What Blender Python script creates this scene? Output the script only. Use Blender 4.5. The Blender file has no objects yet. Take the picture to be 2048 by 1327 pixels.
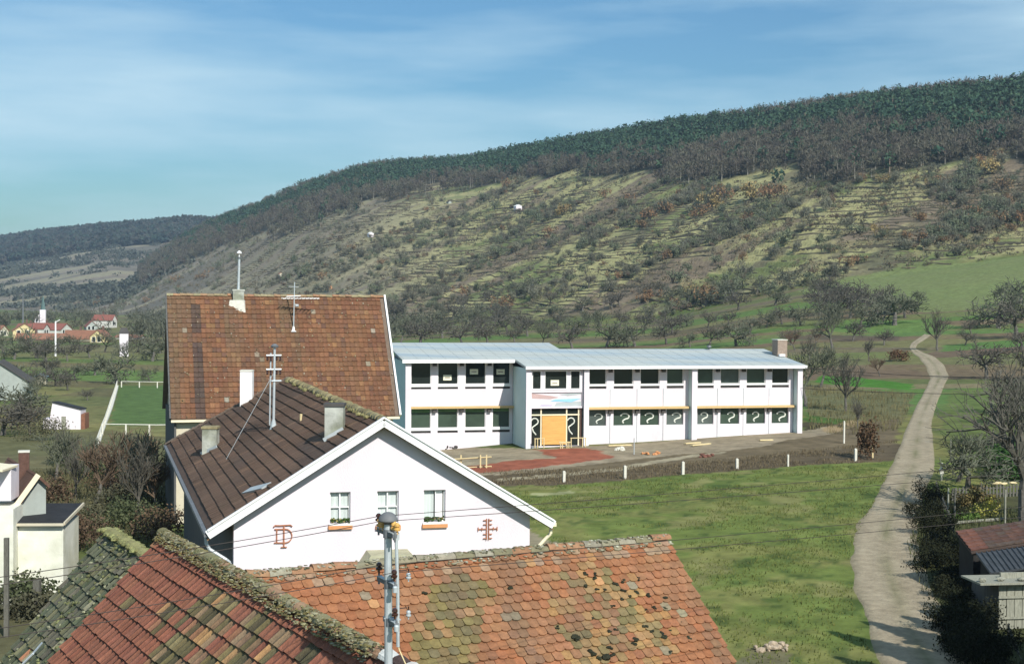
import bpy, math, random
import numpy as np
from mathutils import Vector, Matrix

# ------------------------------------------------------------------ camera, sky, sun, exposure
scene = bpy.context.scene
COL = scene.collection
FPX, H = 2844.0, 12.0
PITCH = math.atan((663.5 - 601.0) / FPX)
ROLL = math.radians(0.45)
_R = np.array([1.0, 0, 0]); _F = np.array([0, math.cos(PITCH), -math.sin(PITCH)]); _U = np.array([0, math.sin(PITCH), math.cos(PITCH)])
_R2 = _R * math.cos(ROLL) + _U * math.sin(ROLL); _U2 = _U * math.cos(ROLL) - _R * math.sin(ROLL)
CAM = np.array([0, 0, H])
cam_data = bpy.data.cameras.new('camera'); cam = bpy.data.objects.new('camera', cam_data); COL.objects.link(cam)
m = Matrix.Identity(4)
for i in range(3):
    m[i][0] = _R2[i]; m[i][1] = _U2[i]; m[i][2] = -_F[i]; m[i][3] = CAM[i]
cam.matrix_world = m
cam_data.sensor_width = 36.0; cam_data.lens = FPX / 2048 * 36.0
cam_data.clip_start = 0.5; cam_data.clip_end = 12000
scene.camera = cam

SUN_AZ = (0.47, -0.883); SUN_EL = math.radians(38)
sd = bpy.data.lights.new('sun', 'SUN'); sd.energy = 4.2; sd.angle = math.radians(0.5); sd.color = (1.0, 0.955, 0.88)
so = bpy.data.objects.new('sun', sd); COL.objects.link(so)
sv = Vector((SUN_AZ[0] * math.cos(SUN_EL), SUN_AZ[1] * math.cos(SUN_EL), math.sin(SUN_EL)))
so.rotation_euler = sv.to_track_quat('Z', 'Y').to_euler(); so.location = (60, -110, 90)

world = bpy.data.worlds.new('World'); scene.world = world; world.use_nodes = True
nt = world.node_tree; N = nt.nodes; L = nt.links; N.clear()
wo = N.new('ShaderNodeOutputWorld'); bg = N.new('ShaderNodeBackground'); sky = N.new('ShaderNodeTexSky')
sky.sky_type = 'NISHITA'; sky.sun_disc = False; sky.sun_elevation = SUN_EL
sky.sun_rotation = math.atan2(SUN_AZ[0], SUN_AZ[1]); sky.air_density = 1.3; sky.dust_density = 0.6; sky.ozone_density = 2.0
tc = N.new('ShaderNodeTexCoord'); mp = N.new('ShaderNodeMapping'); mp.inputs['Scale'].default_value = (1.5, 1.5, 9.5)
mp.inputs['Rotation'].default_value = (0.05, 0.17, 0.3)
nz = N.new('ShaderNodeTexNoise'); nz.inputs['Scale'].default_value = 1.7; nz.inputs['Detail'].default_value = 6.0; nz.inputs['Roughness'].default_value = 0.5
rp = N.new('ShaderNodeValToRGB'); rp.color_ramp.elements[0].position = 0.38; rp.color_ramp.elements[1].position = 0.64
rp.color_ramp.elements[0].color = (0, 0, 0, 1); rp.color_ramp.elements[1].color = (0.8, 0.8, 0.8, 1)
tint = N.new('ShaderNodeMix'); tint.data_type = 'RGBA'; tint.blend_type = 'MULTIPLY'; tint.inputs[0].default_value = 1.0
tint.inputs[7].default_value = (0.54, 0.86, 1.12, 1)
mx = N.new('ShaderNodeMix'); mx.data_type = 'RGBA'; mx.inputs[7].default_value = (6.6, 9.0, 10.4, 1)
L.new(tc.outputs['Generated'], mp.inputs['Vector']); L.new(mp.outputs[0], nz.inputs['Vector']); L.new(nz.outputs['Fac'], rp.inputs['Fac'])
L.new(sky.outputs[0], tint.inputs[6]); L.new(tint.outputs[2], mx.inputs[6]); L.new(rp.outputs[0], mx.inputs[0])
L.new(mx.outputs[2], bg.inputs['Color']); bg.inputs['Strength'].default_value = 0.07
L.new(bg.outputs[0], wo.inputs['Surface'])
scene.view_settings.view_transform = 'Standard'; scene.view_settings.look = 'None'
scene.view_settings.exposure = 0.38; scene.view_settings.gamma = 1.0

# ------------------------------------------------------------------ survey helpers (the picture's sight lines meet real surfaces)
def ray(u, v):
    d = _F * FPX + _R2 * (u - 1024) - _U2 * (v - 663.5)
    return d / d[1]
def at_depth(u, v, Y): return CAM + ray(u, v) * Y
def at_height(u, v, z):
    d = ray(u, v); return CAM + d * ((z - H) / d[2])
def on_plane(u, v, P, n):
    d = ray(u, v); n = np.array(n, float); t = np.dot(n, np.array(P) - CAM) / np.dot(n, d); return CAM + d * t

# ------------------------------------------------------------------ noise
def _h(ix, iy, s):
    n = (ix.astype(np.int64) * 374761393 + iy.astype(np.int64) * 668265263 + s * 974634777) & 0xffffffff
    n = ((n ^ (n >> 13)) * 1274126177) & 0xffffffff
    return ((n ^ (n >> 16)) & 0xffffff) / float(0xffffff)
def vnoise(x, y, s=0):
    x = np.asarray(x, float); y = np.asarray(y, float)
    ix = np.floor(x); iy = np.floor(y); fx = x - ix; fy = y - iy
    fx = fx * fx * (3 - 2 * fx); fy = fy * fy * (3 - 2 * fy)
    a = _h(ix, iy, s); b = _h(ix + 1, iy, s); c = _h(ix, iy + 1, s); d = _h(ix + 1, iy + 1, s)
    return (a + (b - a) * fx) * (1 - fy) + (c + (d - c) * fx) * fy
def fbm(x, y, s=0, o=4):
    t = 0; a = 0.5; w = 0
    for k in range(o):
        t = t + a * vnoise(np.asarray(x) * 2 ** k, np.asarray(y) * 2 ** k, s + k * 17); w += a; a *= 0.55
    return t / w
def sst(x, a, b):
    t = np.clip((np.asarray(x, float) - a) / (b - a), 0, 1); return t * t * (3 - 2 * t)

# ------------------------------------------------------------------ terrain shape
KU = [-.45, -.25, -.1, 0, .1, .2, .29, .36, .5]
KY = [0, 50, 110, 190, 270, 340, 430]
KZ = np.array([[0, 0, -.7, -1, -1, -1, -1], [0, 0, -.7, -1, -1, -1, -1], [0, 0, -.1, -.4, -.4, 0, .2], [0, 0, .8, 1.2, 1.6, 2.2, 3.5],
               [0, 0, 1.1, 1.6, 2.6, 4, 6], [0, .1, 1.6, 2.2, 5, 9.5, 16.5], [0, .2, 1.6, 2.5, 6.8, 12.5, 22], [0, .3, 1.6, 3, 8, 15, 27], [0, .3, 1.6, 3.2, 9, 18, 32]])
FU = [-.5, -.36, -.3, -.245, -.15, -.08, -.015, .1, .21, .36, .5]
FY = [1600, 1300, 1050, 850, 640, 560, 520, 450, 430, 430, 430]
FZ = [0, 0, 0, 0, 1, 2, 4, 6.5, 16.5, 27, 32]
CU = [-.5, -.36, -.31, -.27, -.24, -.213, -.197, -.178, -.158, -.138, -.112, -.093, -.068, -.033, .044, .097, .167, .27, .36, .5]
CY = [1700, 1680, 1660, 1640, 1620, 1600, 1520, 1430, 1370, 1320, 1250, 1240, 1220, 1180, 1030, 950, 880, 800, 750, 720]
CO = [-20, -20, -5, 56, 116, 160, 177, 198, 224, 245, 267, 279, 284, 289, 331, 358, 388, 432, 457, 500]
DU = [-.5, -.36, -.334, -.308, -.282, -.256, -.23, -.2, -.1, .5]
DY = [3300, 2800, 2700, 2600, 2500, 2400, 2350, 2300, 2200, 2000]
DO = [95, 118, 131, 139, 146, 152, 160, 158, 100, 50]
TREE_H = 8.0
def foot(u): return np.interp(u, FU, FY), np.interp(u, FU, FZ)
def crest(u):
    y = np.interp(u, CU, CY); return y, 12 + np.interp(u, CU, CO) / FPX * y - TREE_H
def crest2(u):
    y = np.interp(u, DU, DY); return y, 12 + np.interp(u, DU, DO) / FPX * y - TREE_H
def near_z(u, Y):
    Yc = np.clip(Y, 0, 430); ii = np.interp(u, KU, np.arange(len(KU))); jj = np.interp(Yc, KY, np.arange(len(KY)))
    i = np.clip(ii.astype(int), 0, len(KU) - 2); j = np.clip(jj.astype(int), 0, len(KY) - 2); a = ii - i; b = jj - j
    return (KZ[i, j] * (1 - a) + KZ[i + 1, j] * a) * (1 - b) + (KZ[i, j + 1] * (1 - a) + KZ[i + 1, j + 1] * a) * b
def hill_frac(X, Y):
    u = X / np.maximum(Y, 30); yf, zf = foot(u); yc, zc = crest(u)
    return (Y - yf) / np.maximum(yc - yf, 50)
def terrain(X, Y, terr=True):
    X = np.asarray(X, float); Y = np.asarray(Y, float)
    u = np.clip(X / np.maximum(Y, 45), -.5, .5)
    z = near_z(u, Y); yf, zf = foot(u); yc, zc = crest(u); y2, z2 = crest2(u)
    z = np.where(Y > 430, z + (zf - z) * np.clip((Y - 430) / np.maximum(yf - 430, 1), 0, 1), z)
    t = np.clip((Y - yf) / (yc - yf), 0, 1); S = .8 * t + .2 * t * t * (3 - 2 * t)
    S = np.where(yc - yf > 0, S, 0)
    wob = (fbm(X / 90, Y / 90, 5, 3) - .5) * 9 * np.sin(np.pi * t)
    h1 = zf + (zc - zf) * S + wob
    h1 = np.where(Y > yc, zc - (Y - yc) * np.where(u < -.2, .3, .04), h1)
    z = np.where(Y > yf, h1, z)
    yf2 = np.interp(u, [-.5, -.36, -.28, -.2, -.1], [1500, 1300, 1200, 1500, 1800])
    t2 = np.clip((Y - yf2) / (y2 - yf2), 0, 1); S2 = .9 * t2 + .1 * t2 * t2 * (3 - 2 * t2)
    h2 = (z2) * S2 + (fbm(X / 160, Y / 160, 9, 3) - .5) * 14 * np.sin(np.pi * t2)
    h2 = np.where(Y > y2, z2 - (Y - y2) * .05, h2)
    z = np.where(Y > 1150, np.maximum(z, h2 * sst(Y, 1150, 1400)), z)
    z = z + (fbm(X / 14, Y / 14, 3, 3) - .5) * .25 * sst(Y, 60, 130)
    if terr:
        s = -.67 * X + .74 * Y; q = .74 * X + .67 * Y
        fr_top = np.interp(u, [-.213, -.114, -.033, .044, .167, .36], [.5, .5, .64, .6, .43, .43])
        mask = sst(t, .02, .07) * (1 - sst(t, fr_top - .03, fr_top + .04)) * sst(u, -.2, -.1)
        mask = mask * sst(fbm(s / 26 + 3, q / 110, 21, 3), .36, .5)
        hh = 2.3; w = z + (fbm(X / 22, Y / 22, 31, 3) - .5) * 3.2 + 100
        k = np.floor(w / hh); fr = w / hh - k
        st = np.where(fr < .8, fr * .2, .16 + (fr - .8) / .2 * .84)
        z = z + mask * (hh * (k + st) - w)
    return z
def tz(x, y): return float(terrain(np.array([x]), np.array([y]), False)[0])
def ground(u, v):
    d = ray(u, v); Ys = np.concatenate([np.arange(20, 400, .5), np.arange(400, 3300, 3)])
    P = CAM[None] + d[None] * Ys[:, None]; g = terrain(P[:, 0], Ys, False)
    k = np.argmax(P[:, 2] < g)
    if P[k, 2] >= g[k]: k = len(Ys) - 1
    y0, y1 = Ys[max(k - 1, 0)], Ys[k]
    for _ in range(12):
        ym = (y0 + y1) / 2; p = CAM + d * ym
        if p[2] < tz(p[0], ym): y1 = ym
        else: y0 = ym
    p = CAM + d * y1; return np.array([p[0], y1, tz(p[0], y1)])

# ------------------------------------------------------------------ materials
MATS = {}
def mat(name, col=(.5, .5, .5), rough=.8, var=.18, scale=3.0, bump=0.0, attr=False, metal=0.0, spec=.3, bscale=None, col2=None, stretch=None, detail=5):
    if name in MATS: return MATS[name]
    M = bpy.data.materials.new(name); M.use_nodes = True; n = M.node_tree.nodes; l = M.node_tree.links
    b = n['Principled BSDF']; b.inputs['Roughness'].default_value = rough; b.inputs['Metallic'].default_value = metal
    b.inputs['Specular IOR Level'].default_value = spec
    t = n.new('ShaderNodeTexCoord'); mpn = n.new('ShaderNodeMapping')
    g = n.new('ShaderNodeNewGeometry')
    l.new(g.outputs['Position'] if attr == 'ground' else t.outputs['Object'], mpn.inputs['Vector'])
    if stretch: mpn.inputs['Scale'].default_value = stretch
    nn = n.new('ShaderNodeTexNoise'); nn.inputs['Scale'].default_value = scale; nn.inputs['Detail'].default_value = detail; nn.inputs['Roughness'].default_value = .62
    l.new(mpn.outputs[0], nn.inputs['Vector'])
    mr = n.new('ShaderNodeMapRange'); mr.inputs[1].default_value = .3; mr.inputs[2].default_value = .7
    mr.inputs[3].default_value = 1 - var; mr.inputs[4].default_value = 1 + var
    l.new(nn.outputs['Fac'], mr.inputs[0])
    if attr:
        a = n.new('ShaderNodeAttribute'); a.attribute_name = 'Col'; src = a.outputs['Color']
    else:
        a = n.new('ShaderNodeRGB'); a.outputs[0].default_value = (*col, 1); src = a.outputs[0]
        if col2:
            m2 = n.new('ShaderNodeMix'); m2.data_type = 'RGBA'; n2 = n.new('ShaderNodeTexNoise'); n2.inputs['Scale'].default_value = scale * .31; n2.inputs['Detail'].default_value = 6
            r2 = n.new('ShaderNodeMapRange'); r2.inputs[1].default_value = .46; r2.inputs[2].default_value = .62
            l.new(mpn.outputs[0], n2.inputs['Vector']); l.new(n2.outputs['Fac'], r2.inputs[0]); l.new(r2.outputs[0], m2.inputs[0])
            l.new(src, m2.inputs[6]); m2.inputs[7].default_value = (*col2, 1); src = m2.outputs[2]
    mm = n.new('ShaderNodeMix'); mm.data_type = 'RGBA'; mm.blend_type = 'MULTIPLY'; mm.inputs[0].default_value = 1
    l.new(src, mm.inputs[6]); l.new(mr.outputs[0], mm.inputs[7]); l.new(mm.outputs[2], b.inputs['Base Color'])
    if bump:
        bn = n.new('ShaderNodeTexNoise'); bn.inputs['Scale'].default_value = bscale or scale * 3; bn.inputs['Detail'].default_value = 6
        l.new(mpn.outputs[0], bn.inputs['Vector']); bb = n.new('ShaderNodeBump'); bb.inputs['Strength'].default_value = bump; bb.inputs['Distance'].default_value = .04
        l.new(bn.outputs['Fac'], bb.inputs['Height']); l.new(bb.outputs[0], b.inputs['Normal'])
    MATS[name] = M; return M
M_attr = mat('weathered_tile', attr=True, var=.22, scale=9, rough=.85, bump=.5, bscale=30)
M_leaf = mat('foliage', attr=True, var=.1, scale=2, rough=.9, spec=.1)
M_white = mat('white_render', (.74, .685, .72), .85, .06, .8, .15, bscale=25, col2=(.67, .62, .645), stretch=(1.5, 1.5, .6))
M_house_white = mat('lime_white_render', (.76, .69, .735), .9, .05, .5, .25, bscale=30, col2=(.69, .625, .66), stretch=(1.5, 1.5, .5))
M_dirty_white = mat('stained_white_render', (.74, .74, .64), .9, .10, 1.6, .3, col2=(.60, .60, .48))
M_grey_wall = mat('grey_green_render', (.33, .36, .33), .9, .1, 1.5, .2)
M_dark_wall = mat('shade_dark_boards', (.10, .10, .095), .9, .3, 2, .3, stretch=(6, 6, .6))  # dark tone stands in for shade on the house and barn left walls
M_beige = mat('beige_render', (.55, .50, .38), .9, .1, 1.2, .2)
M_yellow = mat('yellow_render', (.62, .52, .28), .9, .08, .6)
M_shade_blue_wall = mat('shade_blue_render', (.50, .64, .64), .85, .05, .9)  # white walls lying in shade; the bluish shade tint is put into the colour
M_white_paint = mat('white_paint', (.82, .82, .80), .5, .03, 4)
M_cream_paint = mat('cream_paint', (.78, .70, .50), .5, .06, 4)
M_roof_sheet = mat('grey_fibre_sheet', (.40, .43, .41), .8, .12, .5, .15, col2=(.30, .37, .41), stretch=(.4, 2.5, 1))
M_glass = mat('window_glass', (.018, .024, .022), .08, .3, .4, spec=.5)
M_glass_green = mat('window_glass_over_green_blind', (.05, .075, .055), .12, .3, .4, spec=.5)
M_glass_grey = mat('window_glass_over_pale_room', (.085, .105, .095), .12, .4, .35, spec=.5)
M_slit = mat('shadow_gap_board', (.07, .065, .06), .8, .3, 2)
M_ochre = mat('ochre_ledge', (.58, .41, .19), .7, .06, 3)
M_ply = mat('orange_plywood', (.66, .36, .11), .7, .15, 2.5, .1, stretch=(.5, .5, 7))
M_raw_wood = mat('raw_pine', (.66, .54, .30), .8, .12, 4, stretch=(1, 1, 5))
M_grey_wood = mat('weathered_grey_wood', (.125, .12, .10), .9, .35, 5, .4, stretch=(8, 8, 1))
M_pale_wood = mat('bleached_planks', (.27, .27, .215), .9, .28, 4, .3, stretch=(6, 6, 1))
M_bark = mat('bark', (.12, .11, .095), .95, .3, 6, .5)
M_bark_pale = mat('pale_bark', (.34, .33, .28), .95, .3, 5, .4)
M_galv = mat('galvanised_steel', (.50, .54, .55), .45, .12, 6, metal=.35, spec=.5)
M_galv_dark = mat('dull_grey_steel', (.17, .18, .19), .55, .2, 6, metal=.3)
M_zinc_dark = mat('dark_corrugated_sheet', (.055, .06, .065), .5, .4, 3, .1, metal=.2)
M_felt = mat('black_roofing_felt', (.022, .023, .026), .8, .3, 2, .2)
M_cap = mat('grey_cap_plastic', (.14, .145, .15), .6, .08, 8)
M_brown_glaze = mat('brown_glazed_porcelain', (.045, .018, .012), .12, .2, 8, spec=.7)
M_yellow_glaze = mat('yellow_brown_porcelain', (.62, .36, .10), .3, .25, 8, spec=.6)
M_wire = mat('old_copper_wire', (.05, .04, .035), .6, .2, 3)
M_paint_mark = mat('whitewash', (.72, .74, .66), .9, .15, 5)
M_paper = mat('yellowed_paper', (.78, .76, .58), .9, .08, 5)
M_print = mat('grey_print', (.25, .20, .16), .9, .2, 8)
M_rust_letter = mat('brown_iron_letter', (.40, .16, .08), .6, .15, 6)
M_curtain = mat('sheer_curtain', (.52, .57, .55), .9, .22, 1, stretch=(14, 14, .3))
M_brick_sill = mat('orange_brick_sill', (.60, .28, .12), .8, .1, 3)
M_chim_plaster = mat('sooty_plaster', (.42, .43, .38), .9, .30, 2.5, .4, col2=(.24, .25, .19))
M_chim_white = mat('whitewashed_plaster', (.76, .75, .73), .9, .12, 2.0, .2)
M_concrete = mat('pale_concrete', (.62, .60, .52), .9, .12, 5, .2)
M_fringe = mat('soil_edge', (.16, .12, .08), .95, .3, 2, .5)
M_lead = mat('grey_lead', (.42, .46, .47), .5, .12, 4, metal=.2)

# ------------------------------------------------------------------ mesh building
ORG = {}
def tag(o, label=None, cat=None, group=None, kind=None):
    if label: o['label'] = label
    if cat: o['category'] = cat
    if group: o['group'] = group
    if kind: o['kind'] = kind
    return o
def empty(name, loc, label=None, cat=None, group=None, rz=0):
    o = bpy.data.objects.new(name, None); o.empty_display_size = .3; COL.objects.link(o)
    o.location = tuple(float(c) for c in loc); o.rotation_euler = (0, 0, rz); ORG[o.name] = np.array(loc, float)
    return tag(o, label, cat, group)
def link_mesh(me, name, material, parent):
    o = bpy.data.objects.new(name, me); COL.objects.link(o)
    if material: me.materials.append(material)
    if parent: o.parent = parent; ORG[o.name] = ORG.get(parent.name, np.zeros(3))
    else: ORG[o.name] = np.zeros(3)
    return o
def mesh_np(name, V, Q, C, material, parent=None, smooth=False, local=False):
    V = np.asarray(V, np.float32); Q = np.asarray(Q, np.int32); k = Q.shape[1]
    if parent is not None and not local: V = V - ORG[parent.name].astype(np.float32)
    me = bpy.data.meshes.new(name); me.vertices.add(len(V)); me.vertices.foreach_set('co', V.ravel())
    me.loops.add(Q.size); me.loops.foreach_set('vertex_index', Q.ravel())
    me.polygons.add(len(Q)); me.polygons.foreach_set('loop_start', np.arange(0, Q.size, k, dtype=np.int32))
    me.polygons.foreach_set('loop_total', np.full(len(Q), k, np.int32))
    if C is not None:
        C = np.asarray(C, np.float32)
        if len(C) == len(V):
            at = me.color_attributes.new('Col', 'FLOAT_COLOR', 'POINT'); A = np.ones((len(V), 4), np.float32); A[:, :3] = C
        else:
            at = me.color_attributes.new('Col', 'FLOAT_COLOR', 'CORNER'); A = np.ones((Q.size, 4), np.float32); A[:, :3] = np.repeat(C, k, 0)
        at.data.foreach_set('color', A.ravel())
    me.update(calc_edges=True); me.validate()
    if smooth: me.polygons.foreach_set('use_smooth', np.ones(len(Q), bool))
    return link_mesh(me, name, material, parent)
class MB:
    def __init__(s): s.v = []; s.f = []; s.c = []; s.col = None
    def add(s, pts, faces):
        b = len(s.v); s.v.extend([tuple(map(float, p)) for p in pts])
        for f in faces: s.f.append([b + i for i in f]); s.c.append(s.col or (.5, .5, .5))
        return s
    def hexa(s, p):  # 8 points: bottom 4 ccw, top 4 ccw
        return s.add(p, [(3, 2, 1, 0), (4, 5, 6, 7), (0, 1, 5, 4), (1, 2, 6, 5), (2, 3, 7, 6), (3, 0, 4, 7)])
    def box(s, c, sx, sy, sz, a=0):
        ca, sa = math.cos(a), math.sin(a); P = []
        for z in (-.5, .5):
            for x, y in ((-.5, -.5), (.5, -.5), (.5, .5), (-.5, .5)):
                X, Y = x * sx, y * sy; P.append((c[0] + X * ca - Y * sa, c[1] + X * sa + Y * ca, c[2] + z * sz))
        return s.hexa(P)
    def tube(s, p0, p1, r0, r1=None, n=8, caps=True):
        r1 = r0 if r1 is None else r1; p0 = np.array(p0, float); p1 = np.array(p1, float); d = p1 - p0; L_ = np.linalg.norm(d)
        if L_ < 1e-6: return s
        d = d / L_; a = np.cross(d, [0, 0, 1.0]); a = a / np.linalg.norm(a) if np.linalg.norm(a) > 1e-3 else np.array([1.0, 0, 0]); b = np.cross(d, a)
        P = [p0 + (a * math.cos(t) + b * math.sin(t)) * r0 for t in [2 * math.pi * i / n for i in range(n)]] + [p1 + (a * math.cos(t) + b * math.sin(t)) * r1 for t in [2 * math.pi * i / n for i in range(n)]]
        F = [(i, i + n, (i + 1) % n + n, (i + 1) % n) for i in range(n)]
        if caps: F += [tuple(range(n)), tuple(range(2 * n - 1, n - 1, -1))]
        return s.add(P, F)
    def path(s, pts, r, n=6):
        for a, b in zip(pts[:-1], pts[1:]): s.tube(a, b, r, r, n)
        return s
    def lathe(s, c, prof, n=14):  # prof: (radius, z)
        b = [];
        for r, z in prof: b += [(c[0] + r * math.cos(2 * math.pi * i / n), c[1] + r * math.sin(2 * math.pi * i / n), c[2] + z) for i in range(n)]
        F = []
        for k in range(len(prof) - 1): F += [(k * n + i, k * n + (i + 1) % n, (k + 1) * n + (i + 1) % n, (k + 1) * n + i) for i in range(n)]
        F += [tuple(range(n - 1, -1, -1)), tuple(range((len(prof) - 1) * n, len(prof) * n))]
        return s.add(b, F)
    def blob(s, c, rx, ry, rz, rnd, n=6, k=4):
        P = []; F = []
        for j in range(1, k):
            th = math.pi * j / k
            for i in range(n):
                ph = 2 * math.pi * (i + .5 * (j % 2)) / n; q = 1 + rnd.uniform(-.22, .22)
                P.append((c[0] + rx * q * math.sin(th) * math.cos(ph), c[1] + ry * q * math.sin(th) * math.sin(ph), c[2] + rz * q * math.cos(th)))
        t = len(P); P += [(c[0], c[1], c[2] + rz), (c[0], c[1], c[2] - rz)]
        for j in range(k - 2): F += [(j * n + i, (j + 1) * n + i, (j + 1) * n + (i + 1) % n, j * n + (i + 1) % n) for i in range(n)]
        F += [(t, i, (i + 1) % n) for i in range(n)] + [(t + 1, (k - 2) * n + (i + 1) % n, (k - 2) * n + i) for i in range(n)]
        return s.add(P, F)
    def build(s, name, material, parent=None, smooth=False, label=None, local=False):
        me = bpy.data.meshes.new(name); V = np.array(s.v, float)
        if parent is not None and not local: V = V - ORG[parent.name]
        me.from_pydata([tuple(p) for p in V], [], s.f)
        if any(c != s.c[0] for c in s.c) or s.col:
            at = me.color_attributes.new('Col', 'FLOAT_COLOR', 'CORNER'); A = []
            for f, c in zip(s.f, s.c): A += [c[0], c[1], c[2], 1.0] * len(f)
            if len(A) == 4 * len(me.loops): at.data.foreach_set('color', A)
        if smooth: me.polygons.foreach_set('use_smooth', [True] * len(me.polygons))
        me.update(); o = link_mesh(me, name, material, parent)
        if label: o['label'] = label
        return o
class Frame:
    """wall frame: s along the wall, d inward (away from the viewer's side), z up"""
    def __init__(s, o, a, an=None): s.o = np.array(o[:2], float); s.a = a; an = a if an is None else an; s.e = np.array([math.cos(a), math.sin(a)]); s.n = np.array([-math.sin(an), math.cos(an)])
    def p(s, S, D, Z): q = s.o + s.e * S + s.n * D; return (q[0], q[1], Z)
    def box(s, mb, s0, s1, d0, d1, z0, z1):
        return mb.hexa([s.p(s0, d0, z0), s.p(s1, d0, z0), s.p(s1, d1, z0), s.p(s0, d1, z0), s.p(s0, d0, z1), s.p(s1, d0, z1), s.p(s1, d1, z1), s.p(s0, d1, z1)])
    def b(s, s0, s1, d0, d1, z0, z1): return s.box(MB(), s0, s1, d0, d1, z0, z1)
def wall_with_holes(mb, fr, s0, s1, z0, z1, d0, d1, holes):
    """solid wall split round rectangular openings"""
    S = sorted({s0, s1, *[h[0] for h in holes], *[h[1] for h in holes]}); Z = sorted({z0, z1, *[h[2] for h in holes], *[h[3] for h in holes]})
    for a, b in zip(S[:-1], S[1:]):
        run = None
        for c, d in zip(Z[:-1], Z[1:]):
            hole = any(h[0] <= a + 1e-6 and h[1] >= b - 1e-6 and h[2] <= c + 1e-6 and h[3] >= d - 1e-6 for h in holes)
            if hole:
                if run: fr.box(mb, a, b, d0, d1, *run); run = None
            else: run = (run[0], d) if run else (c, d)
        if run: fr.box(mb, a, b, d0, d1, *run)
    return mb

def U3(v): v = np.array(v, float); return v / np.linalg.norm(v)
def tile_field(mb, P0, e, dn, nrm, length, slope, tw, gauge, shape, colf, rnd, lift=.028, clip=None, jit=.006, t0=0.0):
    """courses of single tiles from the ridge (P0) down the slope"""
    P0 = np.array(P0, float); e = U3(e); dn = U3(dn); nrm = U3(nrm); rows = int((slope - t0) / gauge); cols = int(length / tw)
    for r in range(rows):
        off = (.5 * tw if (shape == 'beaver' and r % 2) else 0); rj = rnd.uniform(-.004, .004)
        for c in range(cols + (1 if off else 0)):
            s0 = c * tw - off; w = tw
            if s0 < 0: s0 = 0; w = tw / 2
            if s0 + w > length: w = length - s0
            if w < .03: continue
            t = t0 + (r + 1) * gauge
            if clip and not clip(s0 + w / 2, t - gauge / 2): continue
            col = colf(s0 + w / 2, t, r, c)
            if col is None: continue
            j = rnd.uniform(-jit, jit); js = rnd.uniform(-jit, jit) * .6; sag = .03 * math.sin(s0 * .9 + 1) * math.sin(t * .7)
            def pt(x, y, h): return P0 + e * (s0 + x + js) + dn * (t + y + j + rj) + nrm * (h + sag * .5)
            g = gauge * 1.15; mb.col = col; tilt = rnd.uniform(-.004, .006)
            if shape == 'beaver':
                k = 5; arc = [(w / 2 - w * .485 * math.cos(math.pi * i / (k - 1)), w * .22 * math.sin(math.pi * i / (k - 1))) for i in range(k)]
                top = [pt(w * .985, -g, .004), pt(w * .015, -g, .004)]
                lo = [pt(x, y - w * .14, lift + tilt) for x, y in arc]; lo2 = [pt(x, y - w * .14, .003 + tilt) for x, y in arc]
                P = top + lo + lo2
                F = [tuple(range(0, 2 + k))] + [(2 + i, 2 + i + k, 3 + i + k, 3 + i) for i in range(k - 1)]
                F += [(1, 2, 2 + k), (0, 2 + k + k - 1, 2 + k - 1)]
                mb.add(P, F)
            else:
                xs = [0, .12, .30, .55, .82, 1.0]; hs = {'pan': [.026, .034, .012, 0, .008, .026], 'flat': [.012, .012, 0, 0, 0, .004]}[shape]
                k = len(xs); A = [pt(x * w, -g, h * .7) for x, h in zip(xs, hs)]; B = [pt(x * w, 0, h + lift + tilt) for x, h in zip(xs, hs)]; Cc = [pt(x * w, 0, h * .5 - .004) for x, h in zip(xs, hs)]
                mb.add(A + B + Cc, [(i, i + k, i + k + 1, i + 1) for i in range(k - 1)] + [(i + k, i + 2 * k, i + 2 * k + 1, i + k + 1) for i in range(k - 1)])
    return mb
def ridge_caps(mb, P0, P1, r, seg, colf, rnd, over=.02, rough=.02):
    P0 = np.array(P0, float); P1 = np.array(P1, float); d = P1 - P0; Ln = np.linalg.norm(d); d = d / Ln
    side = U3(np.cross(d, [0, 0, 1.0])); up = np.cross(side, d); n = max(1, int(Ln / seg)); seg = Ln / n
    for i in range(n):
        a = P0 + d * (i * seg - over) ; b = P0 + d * ((i + 1) * seg + over); k = 7; j = rnd.uniform(-rough, rough); j2 = rnd.uniform(-rough, rough); ra = r * 1.08; rb = r * .9
        ring = lambda c, rr, jj, o: [c + side * (rr * math.cos(math.pi * q / (k - 1))) + up * (rr * .85 * math.sin(math.pi * q / (k - 1)) + jj + o) for q in range(k)]
        P = ring(a, ra, j, 0) + ring(b, rb, j2, -.01); mb.col = colf(i)
        F = [(q, q + 1, q + 1 + k, q + k) for q in range(k - 1)] + [tuple(range(k - 1, -1, -1)), tuple(range(k, 2 * k))]
        mb.add(P, F)
    return mb
def mixc(a, b, t): return tuple(a[i] * (1 - t) + b[i] * t for i in range(3))
def vary(c, rnd, k=.15, h=.03): q = 1 + rnd.uniform(-k, k); return (max(0, c[0] * q * (1 + rnd.uniform(-h, h))), max(0, c[1] * q), max(0, c[2] * q * (1 + rnd.uniform(-h, h))))
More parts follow.
